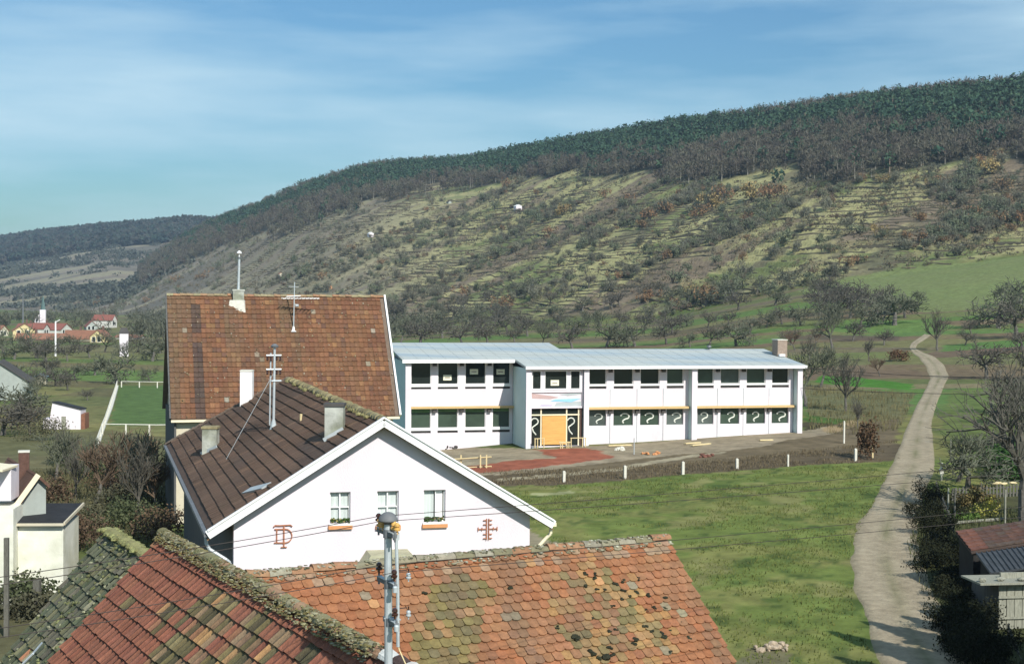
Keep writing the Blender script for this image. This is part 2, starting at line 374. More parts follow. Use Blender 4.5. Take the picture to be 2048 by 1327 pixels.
# ------------------------------------------------------------------ ground sheet
rowsY = [-45.0]
while rowsY[-1] < 3700:
    y = rowsY[-1]
    if y < 20: dy = 1.5
    elif y < 437: dy = max(.42, .0032 * y)
    elif y < 1050: dy = 1.4
    else: dy = 1.4 + (y - 1050) * .008
    rowsY.append(y + dy)
rowsY = np.array(rowsY); ns = 450
sv_ = np.concatenate([-1 - np.linspace(1, .08, 12) ** 1.5 * 2.2, np.linspace(-1, 1, ns), 1 + np.linspace(.08, 1, 12) ** 1.5 * 2.2])
hw = np.maximum(26, .39 * rowsY + 12)
GX = sv_[None, :] * hw[:, None]; GX = np.where(np.abs(sv_)[None, :] > 1, GX * 1.0 + np.sign(sv_)[None, :] * 40 * (np.abs(sv_)[None, :] - 1), GX)
GY = np.repeat(rowsY[:, None], len(sv_), 1)
GZ = terrain(GX, GY)
def in_poly(x, y, P):
    ins = np.zeros(x.shape, bool); n = len(P)
    for i in range(n):
        x0, y0 = P[i]; x1, y1 = P[(i + 1) % n]
        c = ((y0 > y) != (y1 > y)); ins ^= c & (x < (x1 - x0) * (y - y0) / (y1 - y0 + 1e-12) + x0)
    return ins
def px_poly(pts): return [tuple(ground(u, v)[:2]) for u, v in pts]
X_, Y_ = GX, GY; Un = X_ / np.maximum(Y_, 30)
def lerp(C, col, mk): mk = np.asarray(mk)[..., None]; return C * (1 - mk) + np.array(col) * mk
n1 = fbm(X_ / 6, Y_ / 6, 41, 4); n2 = fbm(X_ / 30, Y_ / 30, 42, 4); n3 = fbm(X_ / 1.6, Y_ / 1.6, 43, 3)
C = np.zeros(X_.shape + (3,)) + np.array([.105, .128, .042])
C = lerp(C, (.16, .155, .055), sst(n1, .45, .7)); C = lerp(C, (.075, .105, .030), sst(n2, .5, .68) * .8)
# near meadow
mead = (Y_ < 97) & (Un > -.12)
cm = np.zeros_like(C) + np.array([.122, .158, .040]); cm = lerp(cm, (.175, .172, .058), sst(n1 * .6 + n3 * .4, .48, .62) * .75); cm = lerp(cm, (.060, .095, .022), sst(n2 * .5 + n3 * .5, .52, .66) * .7)
n4 = fbm(X_ / .8, Y_ / 1.1, 44, 3); cm = lerp(cm, (.045, .075, .02), sst(n4, .60, .72) * .7); cm = lerp(cm, (.20, .19, .075), sst(fbm(X_ / 2.2, Y_ / 3, 45, 3), .62, .72) * .7); C = np.where(mead[..., None], cm, C)
# strip fields behind the school
band = Y_ + X_ * .10 + (fbm(X_ / 70, Y_ / 25, 51, 2) - .5) * 16 + (vnoise(X_ / 26 + 7, Y_ * 0 + 2.3, 52) - .5) * 14
pal = np.array([(.105, .12, .045), (.15, .105, .07), (.09, .16, .045), (.13, .13, .06), (.19, .155, .09), (.085, .13, .04), (.11, .085, .06), (.13, .15, .055), (.20, .18, .08), (.14, .11, .075), (.09, .15, .04), (.15, .14, .065)])
bi = np.floor(band / 11.0).astype(int); pc = pal[(_h(bi, bi * 0 + 3, 5) * len(pal)).astype(int) % len(pal)]
fields = sst(Y_, 128, 140) * (1 - sst(Y_, 415, 445) * (1 - sst(-Un, .0, .03))) * sst(Un, -.13, -.09) * (Y_ < 600)
C = C * (1 - fields[..., None] * .85) + pc * fields[..., None] * .85
C = lerp(C, (.15, .15, .06), fields * sst(n1, .5, .7) * .5)
# valley floor on the left
val = (Un < -.08) & (Y_ > 95)
bl = np.floor((Y_ * 1.0 + X_ * .3) / 17).astype(int); pl = pal[(_h(bl, np.floor(X_ / 60).astype(int), 8) * len(pal)).astype(int) % len(pal)]
C = np.where(val[..., None], C * .45 + pl * .55, C)
# hillside
s_ = -.67 * X_ + .74 * Y_; q_ = .74 * X_ + .67 * Y_; fh = hill_frac(X_, Y_)
hill = sst(fh, .0, .03) * (Y_ > 425)
st = fbm(s_ / 24 + 3, q_ / 130, 21, 4)
ch = np.zeros_like(C) + np.array([.30, .285, .135]); ch = lerp(ch, (.13, .155, .058), sst(n2, .46, .62)); ch = lerp(ch, (.165, .125, .092), sst(fbm(s_ / 22, q_ / 170, 61, 3), .53, .62) * .9)
ch = lerp(ch, (.10, .085, .062), sst(fbm(s_ / 9, q_ / 30, 63, 3), .56, .68) * .7); ch = lerp(ch, (.25, .23, .11), sst(n1, .55, .75) * .7)
ch = lerp(ch, (.15, .135, .10), sst(-Un, .08, .2) * .3)
ch = lerp(ch, (.205, .178, .135), sst(-Un, .0, .13) * .65); fs = sst(-Un, .17, .24); dg = fbm((X_ * -.6 + Y_ * .8) / 30, (X_ * .8 + Y_ * .6) / 260, 66, 4); ch = lerp(ch, (.19, .162, .132), fs * .8); ch = lerp(ch, (.25, .235, .15), fs * sst(dg, .5, .58) * .7); ch = lerp(ch, (.09, .09, .07), fs * sst(1 - dg, .52, .6) * .6)
C = C * (1 - hill[..., None]) + ch * hill[..., None]
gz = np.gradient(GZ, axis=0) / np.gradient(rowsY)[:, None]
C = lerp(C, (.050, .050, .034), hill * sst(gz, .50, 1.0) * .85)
ffr = np.interp(Un, [-.5, -.30, -.213, -.114, -.033, .044, .167, .36], [.5, .5, .56, .60, .74, .71, .50, .47])
forest = hill * sst(fh + (n2 - .5) * .30 + (n1 - .5) * .08, ffr - .04, ffr + .04)
far2 = (Y_ > 1500) & (Un < -.19); forest = np.where(far2, sst(Y_ + (n2 - .5) * 500, 1950, 2100), forest)
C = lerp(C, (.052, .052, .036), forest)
# painted-in land parcels
def patch(pts, col, k=.9, nz_=None):
    global C
    P = px_poly(pts); mk = in_poly(X_ + (n3 - .5) * 1.2, Y_ + (n1 - .5) * 2.5, P) * k
    if nz_ is not None: mk = mk * nz_
    C = lerp(C, col, mk)
patch([(1590, 582), (1690, 555), (1850, 532), (2048, 512), (2300, 490), (2300, 640), (2048, 612), (1850, 625), (1700, 600)], (.150, .182, .068))
patch([(1690, 640), (1850, 640), (1930, 655), (1800, 668), (1650, 662)], (.10, .17, .045))
patch([(1620, 668), (1800, 672), (1800, 682), (1560, 680)], (.10, .075, .055))
patch([(1890, 690), (2100, 675), (2100, 690), (1880, 704)], (.08, .16, .04))
patch([(1850, 705), (2100, 690), (2100, 702), (1870, 716)], (.13, .09, .065))
patch([(1610, 735), (1830, 740), (1850, 752), (1620, 760)], (.13, .095, .062))
patch([(1640, 750), (1700, 752), (1825, 768), (1825, 780), (1700, 772), (1630, 764)], (.055, .16, .02), .95)
patch([(1610, 775), (1830, 785), (1800, 850), (1700, 870), (1620, 860)], (.125, .115, .06), .85)
patch([(1605, 828), (1690, 838), (1660, 850), (1605, 868)], (.06, .12, .025), .9)
patch([(1605, 842), (1680, 848), (1640, 862), (1605, 866)], (.06, .045, .03), .9)
patch([(1900, 780), (2300, 770), (2300, 880), (1880, 870)], (.105, .135, .04), .8)
patch([(960, 972), (930, 940), (1180, 915), (1400, 890), (1550, 872), (1610, 866), (1700, 846), (1790, 835), (1790, 880), (1800, 921), (1576, 933), (1366, 950), (1128, 968)], (.135, .105, .066), .95)
patch([(960, 972), (930, 952), (1180, 942), (1474, 920), (1700, 895), (1795, 885), (1800, 921), (1576, 933), (1366, 950), (1128, 968)], (.092, .072, .045), .9)
patch([(860, 893), (1052, 897), (1610, 862), (1700, 842), (1660, 868), (1500, 895), (1330, 912), (1180, 928), (1000, 948), (920, 950)], (.27, .225, .155), .95)
patch([(1640, 858), (1700, 838), (1725, 842), (1660, 866)], (.30, .22, .12), .9)
patch([(1066, 897), (1172, 894), (1230, 914), (1150, 926), (990, 942), (900, 948), (905, 934), (1110, 918)], (.27, .085, .05), .95)
patch([(1000, 955), (1230, 936), (1330, 918), (1440, 902), (1440, 906), (1240, 941), (1000, 961)], (.32, .28, .19), .85)
patch([(220, 850), (236, 771), (345, 771), (345, 850)], (.078, .128, .040), .97)
patch([(0, 741), (240, 741), (330, 744), (330, 762), (0, 760)], (.09, .16, .04), .8)
patch([(-100, 880), (220, 860), (340, 875), (345, 1000), (-100, 1060)], (.115, .105, .055), .75)
patch([(1000, 1000), (1060, 1060), (1110, 1085), (1090, 1110), (1000, 1130), (960, 1060)], (.26, .22, .15), .9)
patch([(1060, 985), (1140, 978), (1145, 984), (1070, 991)], (.33, .33, .18), .7)
patch([(1450, 1327), (1500, 1285), (1580, 1290), (1600, 1327), (1560, 1400), (1450, 1400)], (.14, .12, .08), .7)
C = lerp(C, (.095, .085, .048), sst(-X_, 9.5, 12) * (Y_ < 66) * .85)
rb = px_poly([(1870, 900), (2100, 900), (2100, 1000), (1860, 990)])
C = lerp(C, (.045, .045, .025), in_poly(X_, Y_, px_poly([(1860, 985), (2200, 985), (2200, 1500), (1905, 1500), (1905, 1327), (1850, 1200), (1815, 1100)])) * .8)  # shade on the bank right of the path, put into the ground colour
C = C * (1 + (n3 - .5)[..., None] * .35)
nr, nc = X_.shape; idx = np.arange(nr * nc).reshape(nr, nc)
Q = np.stack([idx[:-1, :-1], idx[:-1, 1:], idx[1:, 1:], idx[1:, :-1]], -1).reshape(-1, 4)
M_ground = mat('ground_cover', attr='ground', var=.30, scale=.9, rough=.95, spec=.1, bump=.9, bscale=2.6, detail=8)
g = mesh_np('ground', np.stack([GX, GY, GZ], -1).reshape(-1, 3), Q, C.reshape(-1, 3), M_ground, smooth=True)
tag(g, kind='structure')
del GX, GY, GZ, C

# ------------------------------------------------------------------ dirt path
PL = [(1780, 1400), (1757, 1327), (1728, 1250), (1706, 1180), (1698, 1120), (1704, 1080), (1712, 1050), (1745, 1000), (1765, 960), (1782, 930), (1802, 880), (1818, 840), (1838, 800), (1852, 775), (1861, 755), (1852, 735), (1840, 718), (1824, 705), (1818, 695), (1822, 686), (1835, 677), (1848, 668)]
PR = [(2010, 1400), (1960, 1327), (1905, 1250), (1868, 1180), (1848, 1120), (1836, 1080), (1838, 1050), (1850, 1000), (1862, 960), (1874, 930), (1868, 880), (1864, 840), (1878, 800), (1888, 775), (1899, 750), (1888, 728), (1868, 712), (1846, 704), (1831, 697), (1836, 688), (1848, 680), (1862, 670)]
a_ = np.array([ground(*p)[:2] for p in PL]); b_ = np.array([ground(*p)[:2] for p in PR])
tt = np.linspace(0, len(PL) - 1, 260); A_ = np.stack([np.interp(tt, range(len(PL)), a_[:, i]) for i in (0, 1)], -1); B_ = np.stack([np.interp(tt, range(len(PL)), b_[:, i]) for i in (0, 1)], -1)
for arr in (A_, B_):
    for _ in range(4): arr[1:-1] = (arr[:-2] + 2 * arr[1:-1] + arr[2:]) / 4
nk = 13; V = []; Cp = []
for i in range(len(tt)):
    for k in range(nk):
        w = k / (nk - 1); e_ = (fbm(i * .16, (w > .5) * 9.1, 77, 4) - .5) * .14; ww = w + (e_ if k in (0, nk - 1) else 0)
        p = A_[i] * (1 - ww) + B_[i] * ww; rut = (.5 * math.exp(-((w - .27) / .08) ** 2) + .5 * math.exp(-((w - .72) / .08) ** 2))
        V.append((p[0], p[1], tz(p[0], p[1]) + .05 - rut * .03 - (.07 if k in (0, nk - 1) else 0)))
        g0 = mixc((.27, .225, .155), (.34, .29, .205), float(vnoise(p[0] * 1.3, p[1] * .5, 3))); mid = math.exp(-((w - .5) / .09) ** 2) * float(vnoise(p[0] * .8, p[1] * .25, 8)) * .9
        Cp.append(mixc(mixc(g0, (.13, .13, .06), mid), (.13, .12, .06), .55 if k in (0, nk - 1) else (.15 if k in (1, nk - 2) else 0)))
idx = np.arange(len(V)).reshape(-1, nk); Q = np.stack([idx[:-1, :-1], idx[:-1, 1:], idx[1:, 1:], idx[1:, :-1]], -1).reshape(-1, 4)
tag(mesh_np('path', V, Q, Cp, mat('dirt_path', attr='ground', var=.22, scale=2.2, rough=.95, spec=.1, bump=1.0, bscale=7, detail=8), smooth=True), kind='structure')

# ------------------------------------------------------------------ trees
def bare_tree_data(seed, h=6.0, spread=.55, trunk=.28, tr=.16, levels=5, twig=.022, lean=0.0, up=.35, kids=(5, 4, 4, 4, 4)):
    rnd = random.Random(seed); trunkseg = []; seg = []; tw = []
    def grow(p, d, ln, r, lv):
        d = d / np.linalg.norm(d); n = 3 if lv < 3 else 2; q = p; dd = d; pts = [p]
        for i in range(n):
            dd = dd + np.array([rnd.uniform(-.22, .22), rnd.uniform(-.22, .22), rnd.uniform(-.12, .2) * up * 2]); dd = dd / np.linalg.norm(dd)
            q2 = q + dd * ln / n; r0 = r * (1 - .45 * i / n); r1 = r * (1 - .45 * (i + 1) / n)
            (trunkseg if lv == 0 else seg if lv < levels - 2 else tw).append((q, q2, r0, r1)); q = q2; pts.append(q)
        if lv >= levels - 1: return
        k = kids[min(lv, len(kids) - 1)]; ph = rnd.uniform(0, 6.3)
        for j in range(k):
            f = (.75 + .25 * rnd.random()) if lv == 0 else (.25 + .75 * (j + rnd.random()) / k)
            b = pts[0] + (q - pts[0]) * f; i0 = min(int(f * n), n - 1); b = pts[i0] + (pts[i0 + 1] - pts[i0]) * (f * n - i0) if f < 1 else q
            ph += 2.4 + rnd.uniform(-.4, .4); sp = spread * rnd.uniform(.75, 1.3) * (1.15 if lv == 0 else 1)
            a = np.cross(dd, [0, 0, 1.0]); a = a / np.linalg.norm(a) if np.linalg.norm(a) > .05 else np.array([1.0, 0, 0]); c = np.cross(dd, a)
            nd = dd * math.cos(sp) + (a * math.cos(ph) + c * math.sin(ph)) * math.sin(sp) + np.array([0, 0, up * .35])
            grow(b, nd, ln * rnd.uniform(.55, .8) * (1.5 if lv == 0 else 1), max(r * .55, twig * .6), lv + 1)
    grow(np.array([0, 0, -.1]), np.array([lean, 0, 1.0]), h * trunk, tr, 0)
    def prisms(S, n):
        V = []; F = []
        for p0, p1, r0, r1 in S:
            d = p1 - p0; d = d / (np.linalg.norm(d) + 1e-9); a = np.cross(d, [.3, .2, 1.0]); a /= np.linalg.norm(a) + 1e-9; c = np.cross(d, a); b = len(V)
            for (p, r) in ((p0, r0), (p1, r1)): V += [p + (a * math.cos(2 * math.pi * i / n) + c * math.sin(2 * math.pi * i / n)) * r for i in range(n)]
            F += [(b + i, b + n + i, b + n + (i + 1) % n, b + (i + 1) % n) for i in range(n)]
        return V, F
    T = prisms(trunkseg, 7); S = prisms(seg, 4); W = prisms([(a, b, max(r0, twig), max(r1, twig * .7)) for a, b, r0, r1 in tw], 3)
    V = S[0] + W[0]; F = S[1] + [tuple(i + len(S[0]) for i in f) for f in W[1]]
    zs = max(v[2] for v in V); k = h / zs
    return ([tuple(v * k) for v in T[0]], T[1], [tuple(v * k) for v in V], F)
def mesh_from(name, V, F, material, col=None):
    me = bpy.data.meshes.new(name); me.from_pydata(V, [], F); me.materials.append(material); me.update(); return me
M_twig = mat('grey_brown_twigs', (.098, .092, .075), .95, .25, 1.2, spec=.1)
M_twig_w = mat('warm_brown_twigs', (.125, .09, .062), .95, .25, 1.2, spec=.1)
M_twig_g = mat('lichened_grey_green_twigs', (.105, .112, .078), .95, .25, 1.2, spec=.1)
KINDS = []
for i, (sd_, sp, tr_, up_, tw_, mt) in enumerate([(1, .75, .24, .25, .030, M_twig), (2, .62, .28, .35, .028, M_twig_g), (3, .85, .22, .15, .030, M_twig), (4, .55, .3, .5, .028, M_twig_w), (5, .9, .2, .1, .032, M_twig_g), (6, .5, .34, .6, .026, M_twig)]):
    T = bare_tree_data(sd_, 6.0, sp, tr_, .17, 5, tw_, up=up_)
    KINDS.append((mesh_from('trunk', T[0], T[1], M_bark), mesh_from('crown', T[2], T[3], mt)))
T = bare_tree_data(19, 6.0, .62, .25, .17, 6, .009, up=.3, kids=(4, 4, 3, 3, 3)); KINDS.append((mesh_from('trunk', T[0], T[1], M_bark), mesh_from('crown', T[2], T[3], M_twig)))
def obj_of(me, name, parent=None):
    o = bpy.data.objects.new(name, me); COL.objects.link(o)
    if parent: o.parent = parent; ORG[o.name] = ORG.get(parent.name, np.zeros(3))
    return o
rt = random.Random(77)
def plant_tree(kind, x, y, h, wide, label, group, name='bare_tree', cat='tree', rz=None, tilt=(0, 0)):
    e = empty(name, (x, y, tz(x, y) - .05), label, cat, group); e.rotation_euler = (tilt[0], tilt[1], rt.uniform(0, 6.28) if rz is None else rz)
    e.scale = (h / 6 * wide, h / 6 * wide, h / 6)
    obj_of(KINDS[kind][0], 'trunk', e); obj_of(KINDS[kind][1], 'crown', e); return e
ORD = ['first', 'second', 'third', 'fourth', 'fifth', 'sixth', 'seventh', 'eighth', 'ninth', 'tenth', 'eleventh', 'twelfth', 'thirteenth', 'fourteenth', 'fifteenth', 'sixteenth', 'seventeenth', 'eighteenth', 'nineteenth', 'twentieth']
def orchard(rowname, pts, group, hk=1.0, kinds=(0, 1, 2, 4), wide=(1.0, 1.35)):
    pts = sorted(pts); hs = [p[2] for p in pts]
    for i, (u, v, hp) in enumerate(pts):
        P = ground(u, v); h = hp * hk * P[1] / FPX * 1.05; k = kinds[rt.randrange(len(kinds))]
        size = 'tall' if hp > np.percentile(hs, 70) else ('low' if hp < np.percentile(hs, 30) else 'middling'); nm = ORD[i] if i < 20 else 'number %d' % (i + 1)
        plant_tree(k, P[0], P[1], h, rt.uniform(*wide), '%s bare tree, %s from the left %s' % (size, nm, rowname), group)
orchard('in the row just above the school roof', [(1145, 697, 46), (1213, 695, 54), (1270, 693, 48), (1333, 688, 45), (1472, 692, 48), (1419, 690, 38), (1583, 690, 34), (1085, 690, 40), (1030, 688, 36), (975, 690, 44), (1380, 694, 30)], 'orchard trees behind the school roof', 1.1)
orchard('in the second row above the school roof', [(1290, 660, 36), (1374, 652, 28), (1415, 655, 34), (1458, 650, 28), (1533, 655, 34), (1564, 648, 36), (1601, 650, 40), (1653, 650, 50), (1205, 660, 38), (1178, 658, 36), (1113, 655, 32), (1041, 660, 36), (1239, 655, 35), (990, 655, 38), (940, 662, 44), (1345, 668, 40), (1147, 668, 34), (1500, 668, 34)], 'orchard trees of the second row behind the school', 1.1)
orchard('along the foot of the terraced hill', [(1294, 598, 36), (1342, 604, 36), (1318, 589, 30), (1376, 604, 36), (1477, 620, 42), (1468, 599, 45), (1513, 589, 40), (1581, 574, 40), (1636, 592, 35), (1670, 602, 30), (1034, 590, 30), (1068, 585, 35), (1178, 575, 30), (1410, 612, 36), (1550, 610, 34), (1100, 610, 32), (985, 612, 36), (930, 620, 34), (1240, 612, 34), (870, 640, 38)], 'trees at the foot of the terraced hill')
orchard('around the bright upper meadow', [(1671, 624, 50), (1695, 618, 48), (1730, 626, 44), (1789, 650, 58), (1777, 612, 38), (1833, 612, 26), (1943, 668, 26), (1997, 656, 60), (2032, 676, 66), (2040, 608, 44), (2010, 612, 38), (1650, 600, 44), (1755, 630, 42), (1720, 655, 40), (1640, 630, 50), (1660, 640, 46), (1700, 636, 50), (1765, 642, 44), (1810, 636, 36)], 'trees around the upper meadow', 1.25)
orchard('between the school end and the dirt path', [(1665, 697, 80), (1705, 682, 46), (1631, 692, 40), (1738, 722, 50), (1768, 690, 36), (1611, 812, 120), (1640, 775, 90), (1690, 822, 118), (1714, 856, 66), (1688, 760, 60), (1620, 725, 56), (1590, 700, 44), (1760, 752, 44)], 'bare trees between the school and the path', 1.0, (0, 1, 5, 3), (.85, 1.2))
orchard('left of the school roof below the hill', [(790, 640, 40), (815, 668, 44), (840, 690, 50), (860, 655, 36), (885, 676, 42), (905, 640, 34), (925, 690, 46), (950, 640, 36), (965, 668, 38), (1000, 640, 36), (1015, 668, 40), (1055, 672, 40), (1095, 676, 40), (800, 688, 52), (1120, 640, 30), (1165, 622, 30), (1225, 618, 30)], 'orchard trees left of the school roof', 1.1)
orchard('on the right of the winding dirt path', [(1875, 701, 88), (1974, 757, 78), (2015, 827, 100), (1985, 932, 84), (2047, 760, 80), (2060, 900, 150), (2045, 700, 46), (1930, 690, 34), (2050, 850, 110)], 'bare trees right of the path', 1.0, (0, 2, 5, 1), (.9, 1.2))
orchard('in the orchard behind the football field', [(234, 766, 62), (299, 762, 30), (92, 722, 34), (135, 722, 38), (256, 727, 44), (305, 722, 50), (72, 716, 42), (29, 718, 36), (180, 715, 36), (210, 704, 40), (150, 704, 34), (275, 704, 38), (120, 704, 36), (52, 704, 34), (320, 706, 38), (8, 706, 36)], 'orchard trees in the valley', 1.05, (0, 1, 2, 4), (1.1, 1.6))
orchard('in the gardens left of the football field', [(150, 760, 36), (112, 772, 44), (135, 780, 40), (20, 780, 60), (60, 778, 44), (190, 750, 34), (75, 800, 50), (30, 830, 66), (60, 868, 70), (5, 870, 80), (95, 750, 40), (175, 800, 24)], 'garden trees left of the football field', 1.0, (0, 1, 2, 4), (1.0, 1.5))
orchard('in the dark yard left of the gabled house', [(225, 985, 110), (262, 1000, 120), (190, 1010, 130), (150, 1000, 110), (300, 960, 90), (110, 960, 90), (280, 1040, 150), (130, 930, 70), (322, 1030, 120), (245, 930, 60), (170, 950, 70)], 'bare trees in the dark yard', 1.15, (1, 3, 5, 5), (.8, 1.1))

def leaf_cloud(N, K, centers, sizes, cols, leaf, seed, flat=.8, hollow=.35, jitter=.18, mode='shrub', zmin=-1.0, asp=.62, up=0.0):
    """N clumps of K small leaf-clump faces each"""
    r = np.random.default_rng(seed); n = N * K
    d = r.normal(size=(n, 3)); d /= np.linalg.norm(d, axis=1)[:, None] + 1e-9; d[:, 2] = np.maximum(d[:, 2], zmin)
    rad = (hollow + (1 - hollow) * r.random(n) ** .5)[:, None]; S = np.repeat(sizes, K, 0)
    lump = 1 + .28 * np.sin(d[:, :1] * 4 + np.repeat(r.random(N) * 9, K)[:, None]) * np.cos(d[:, 1:2] * 5 + np.repeat(r.random(N) * 9, K)[:, None])
    P = np.repeat(centers, K, 0) + d * rad * S * lump
    a = r.normal(size=(n, 3)) + np.array([0, 0, up]) + d * (up * .7); a /= np.linalg.norm(a, axis=1)[:, None]; b = np.cross(a, r.normal(size=(n, 3))); b /= np.linalg.norm(b, axis=1)[:, None]
    Lf = (np.repeat(leaf, K) if np.ndim(leaf) else np.full(n, leaf)) * r.uniform(.6, 1.4, n)
    a = a * Lf[:, None]; b = b * Lf[:, None] * asp
    V = np.stack([P - a - b * .6, P + a * .3 - b, P + a + b * .5, P - a * .4 + b], 1).reshape(-1, 3)
    Q = np.arange(n * 4).reshape(-1, 4); Cc = np.repeat(cols, K, 0) * (1 + (r.random((n, 1)) - .5) * 2 * jitter)
    return V, Q, np.clip(Cc, 0, 1)
# ------ the woods on the upper slope
rg = np.random.default_rng(5)
def wood_points(n, u0, u1, far=False):
    u = rg.uniform(u0, u1, n)
    if far:
        Y = rg.uniform(1980, 2950, n) if True else 0; y2, _ = crest2(u); Y = y2 + 30 - (rg.random(n) ** 1.2) * (y2 - 1950); t = (Y - 1950) / (y2 - 1950)
        return u, u * Y, Y, t, 0 * Y
    yf, zf = foot(u); yc, zc = crest(u); f0 = np.interp(u, [-.5, -.30, -.213, -.114, -.033, .044, .167, .36], [.5, .5, .56, .60, .74, .71, .50, .47])
    w = rg.random(n); f0 = f0 - .13; f = f0 + (1.035 - f0) * w; Y = yf + (yc - yf) * f; X = u * Y
    ff = f + (fbm(X / 30, Y / 30, 42, 4) - .5) * -.14
    return u, X, Y, (f - f0 - .13) / (1 - f0 - .13), f
u, X, Y, w, f = wood_points(14500, -.262, .44)
keepn = fbm(X / 30, Y / 30, 42, 4); keep = (f + (keepn - .5) * .30 + (fbm(X / 6, Y / 6, 41, 4) - .5) * .08 + rg.normal(0, .022, len(w))) > np.interp(u, [-.5, -.30, -.213, -.114, -.033, .044, .167, .36], [.5, .5, .56, .60, .74, .71, .50, .47])
pn = fbm(X / 70, Y / 70, 91, 3)
pn = fbm(X / 26, Y / 26, 92, 2) * .45 + pn * .55; lo = np.interp(u, [-.262, -.2, -.1, .0, .1, .2, .44], [.75, .50, .35, .20, .32, .40, .40]); hi = np.interp(u, [-.262, -.1, 0, .2, .44], [.8, .85, .99, .90, .90])
con = keep & (w + (pn - .5) * 1.1 + rg.normal(0, .05, len(w)) > lo) & (w + (pn - .5) * .35 < hi) | (keep & (rg.random(len(w)) < .04)); bare = keep & ~con
def grow_wood(name, sel, K, hgt, rad, colA, colB, leaf, seed, trunkcol, trunkp, hollow=.3, asp=.62, up=0):
    x = X[sel]; y = Y[sel]; n = len(x); h = rg.uniform(*hgt, n); z = terrain(x, y, False); r_ = rg.uniform(*rad, n)
    t = np.clip(rg.normal(.5, .35, n), 0, 1)[:, None]; col = np.array(colA) * (1 - t) + np.array(colB) * t
    sizes = np.stack([r_, r_, h * .36], -1); ctr = np.stack([x, y, z + h * .62], -1)
    V, Q, Cc = leaf_cloud(n, K, ctr, sizes, col, leaf * r_ / np.mean(r_), seed, hollow=hollow, asp=asp, up=up)
    tm = rg.random(n) < trunkp; m_ = tm.sum(); tx, ty, tz_, th = x[tm], y[tm], z[tm], h[tm]; w_ = .22
    tv = np.stack([np.stack([tx - w_, ty, tz_], -1), np.stack([tx + w_, ty + .1, tz_], -1), np.stack([tx + w_ * .5, ty + .1, tz_ + th * .8], -1), np.stack([tx - w_ * .5, ty, tz_ + th * .8], -1)], 1).reshape(-1, 3)
    tq = np.arange(m_ * 4).reshape(-1, 4) + len(V); tc_ = np.tile(np.array(trunkcol), (m_, 1))
    return tag(mesh_np(name, np.concatenate([V, tv]), np.concatenate([Q, tq]), np.concatenate([Cc, tc_]), M_leaf), name.replace('_', ' ') + ' along the top of the hill', 'wood', kind='stuff')
grow_wood('pine_wood', con, 54, (6, 12), (1.7, 3.3), (.028, .064, .040), (.050, .088, .048), .7, 11, (.22, .17, .13), .35)
grow_wood('leafless_wood', bare, 96, (4.5, 10.5), (1.8, 3.4), (.092, .078, .063), (.110, .108, .074), .85, 12, (.20, .19, .16), .35, asp=.16, up=1.1)
u, X, Y, w, f = wood_points(5200, -.42, -.19, True); sel = Y > 0
grow_wood('far_hill_wood', sel, 22, (10, 14), (4.5, 7.5), (.030, .052, .038), (.06, .055, .045), 2.6, 13, (.1, .1, .1), .0)
# ------ shrubs and small trees in hedge lines down the slope
SH = {}
def shrub_mesh(key, seed, K, leaf, cA, cB, tall=1.0, twigs=26, asp=.62, up=0):
    r = np.random.default_rng(seed); n = 5; ctr = np.stack([r.normal(0, .45, n), r.normal(0, .45, n), .55 * tall + r.normal(0, .16, n)], -1); sz = np.stack([r.uniform(.35, .7, n), r.uniform(.35, .7, n), r.uniform(.35, .6, n) * tall], -1)
    V, Q, Cc = leaf_cloud(n, K, ctr, sz, np.array(cA) + (np.array(cB) - np.array(cA)) * r.random((n, 1)), leaf, seed + 1, hollow=.05, jitter=.3, asp=asp, up=up)
    V[:, 2] = np.maximum(V[:, 2], -.08)
    tv = [];
    for i in range(twigs):
        a = r.uniform(0, 6.28); rr = r.uniform(.2, .8); x, y, z = math.cos(a) * rr, math.sin(a) * rr, r.uniform(.6, 1.15) * tall
        tv += [(-.02, 0, -.08), (.02, .01, -.08), (x + .012, y, z), (x - .012, y, z)]
    tv = np.array(tv) if tv else np.zeros((0, 3)); tq = np.arange(len(tv)).reshape(-1, 4) + len(V)
    V = np.concatenate([V, tv]); Q = np.concatenate([Q, tq]); Cc = np.concatenate([Cc, np.tile([.10, .09, .07], (len(tv) // 4, 1))])
    o = mesh_np(key, V, Q, Cc, M_leaf); SH[key] = (o.data, V, Q, Cc); bpy.data.objects.remove(o)
for i in range(3):
    shrub_mesh('dark%d' % i, 200 + i, 84, .21, (.125, .125, .095), (.16, .16, .11), 1.2, asp=.11, up=1.0); shrub_mesh('russet%d' % i, 220 + i, 44, .10, (.185, .105, .058), (.21, .145, .075), 1.25)
    shrub_mesh('green%d' % i, 240 + i, 60, .16, (.115, .135, .085), (.145, .165, .098), 1.2, asp=.25, up=.7); shrub_mesh('bramble%d' % i, 260 + i, 50, .15, (.12, .085, .065), (.15, .115, .075), .65, asp=.25, up=.5)
for i in range(3): shrub_mesh('golden%d' % i, 280 + i, 70, .085, (.24, .175, .075), (.30, .23, .10), 1.3)
cand = []
rs = random.Random(9); tries = 0
uu = rg.uniform(-.40, .42, 60000); vv = rg.random(60000)
yf, zf = foot(uu); yc, zc = crest(uu); ft = np.interp(uu, [-.5, -.30, -.213, -.114, -.033, .044, .167, .36], [.45, .5, .55, .56, .69, .62, .44, .42])
fr = vv ** .8 * ft * 1.05; Yh = yf + (yc - yf) * fr; Xh = uu * Yh; sh = -.67 * Xh + .74 * Yh; qh = .74 * Xh + .67 * Yh
dens = fbm(sh / 13 + 11, qh / 75, 71, 3); d2 = fbm(Xh / 40, Yh / 40, 72, 3)
pr = sst(dens * .62 + d2 * .38, .53, .64) * .85 + .03
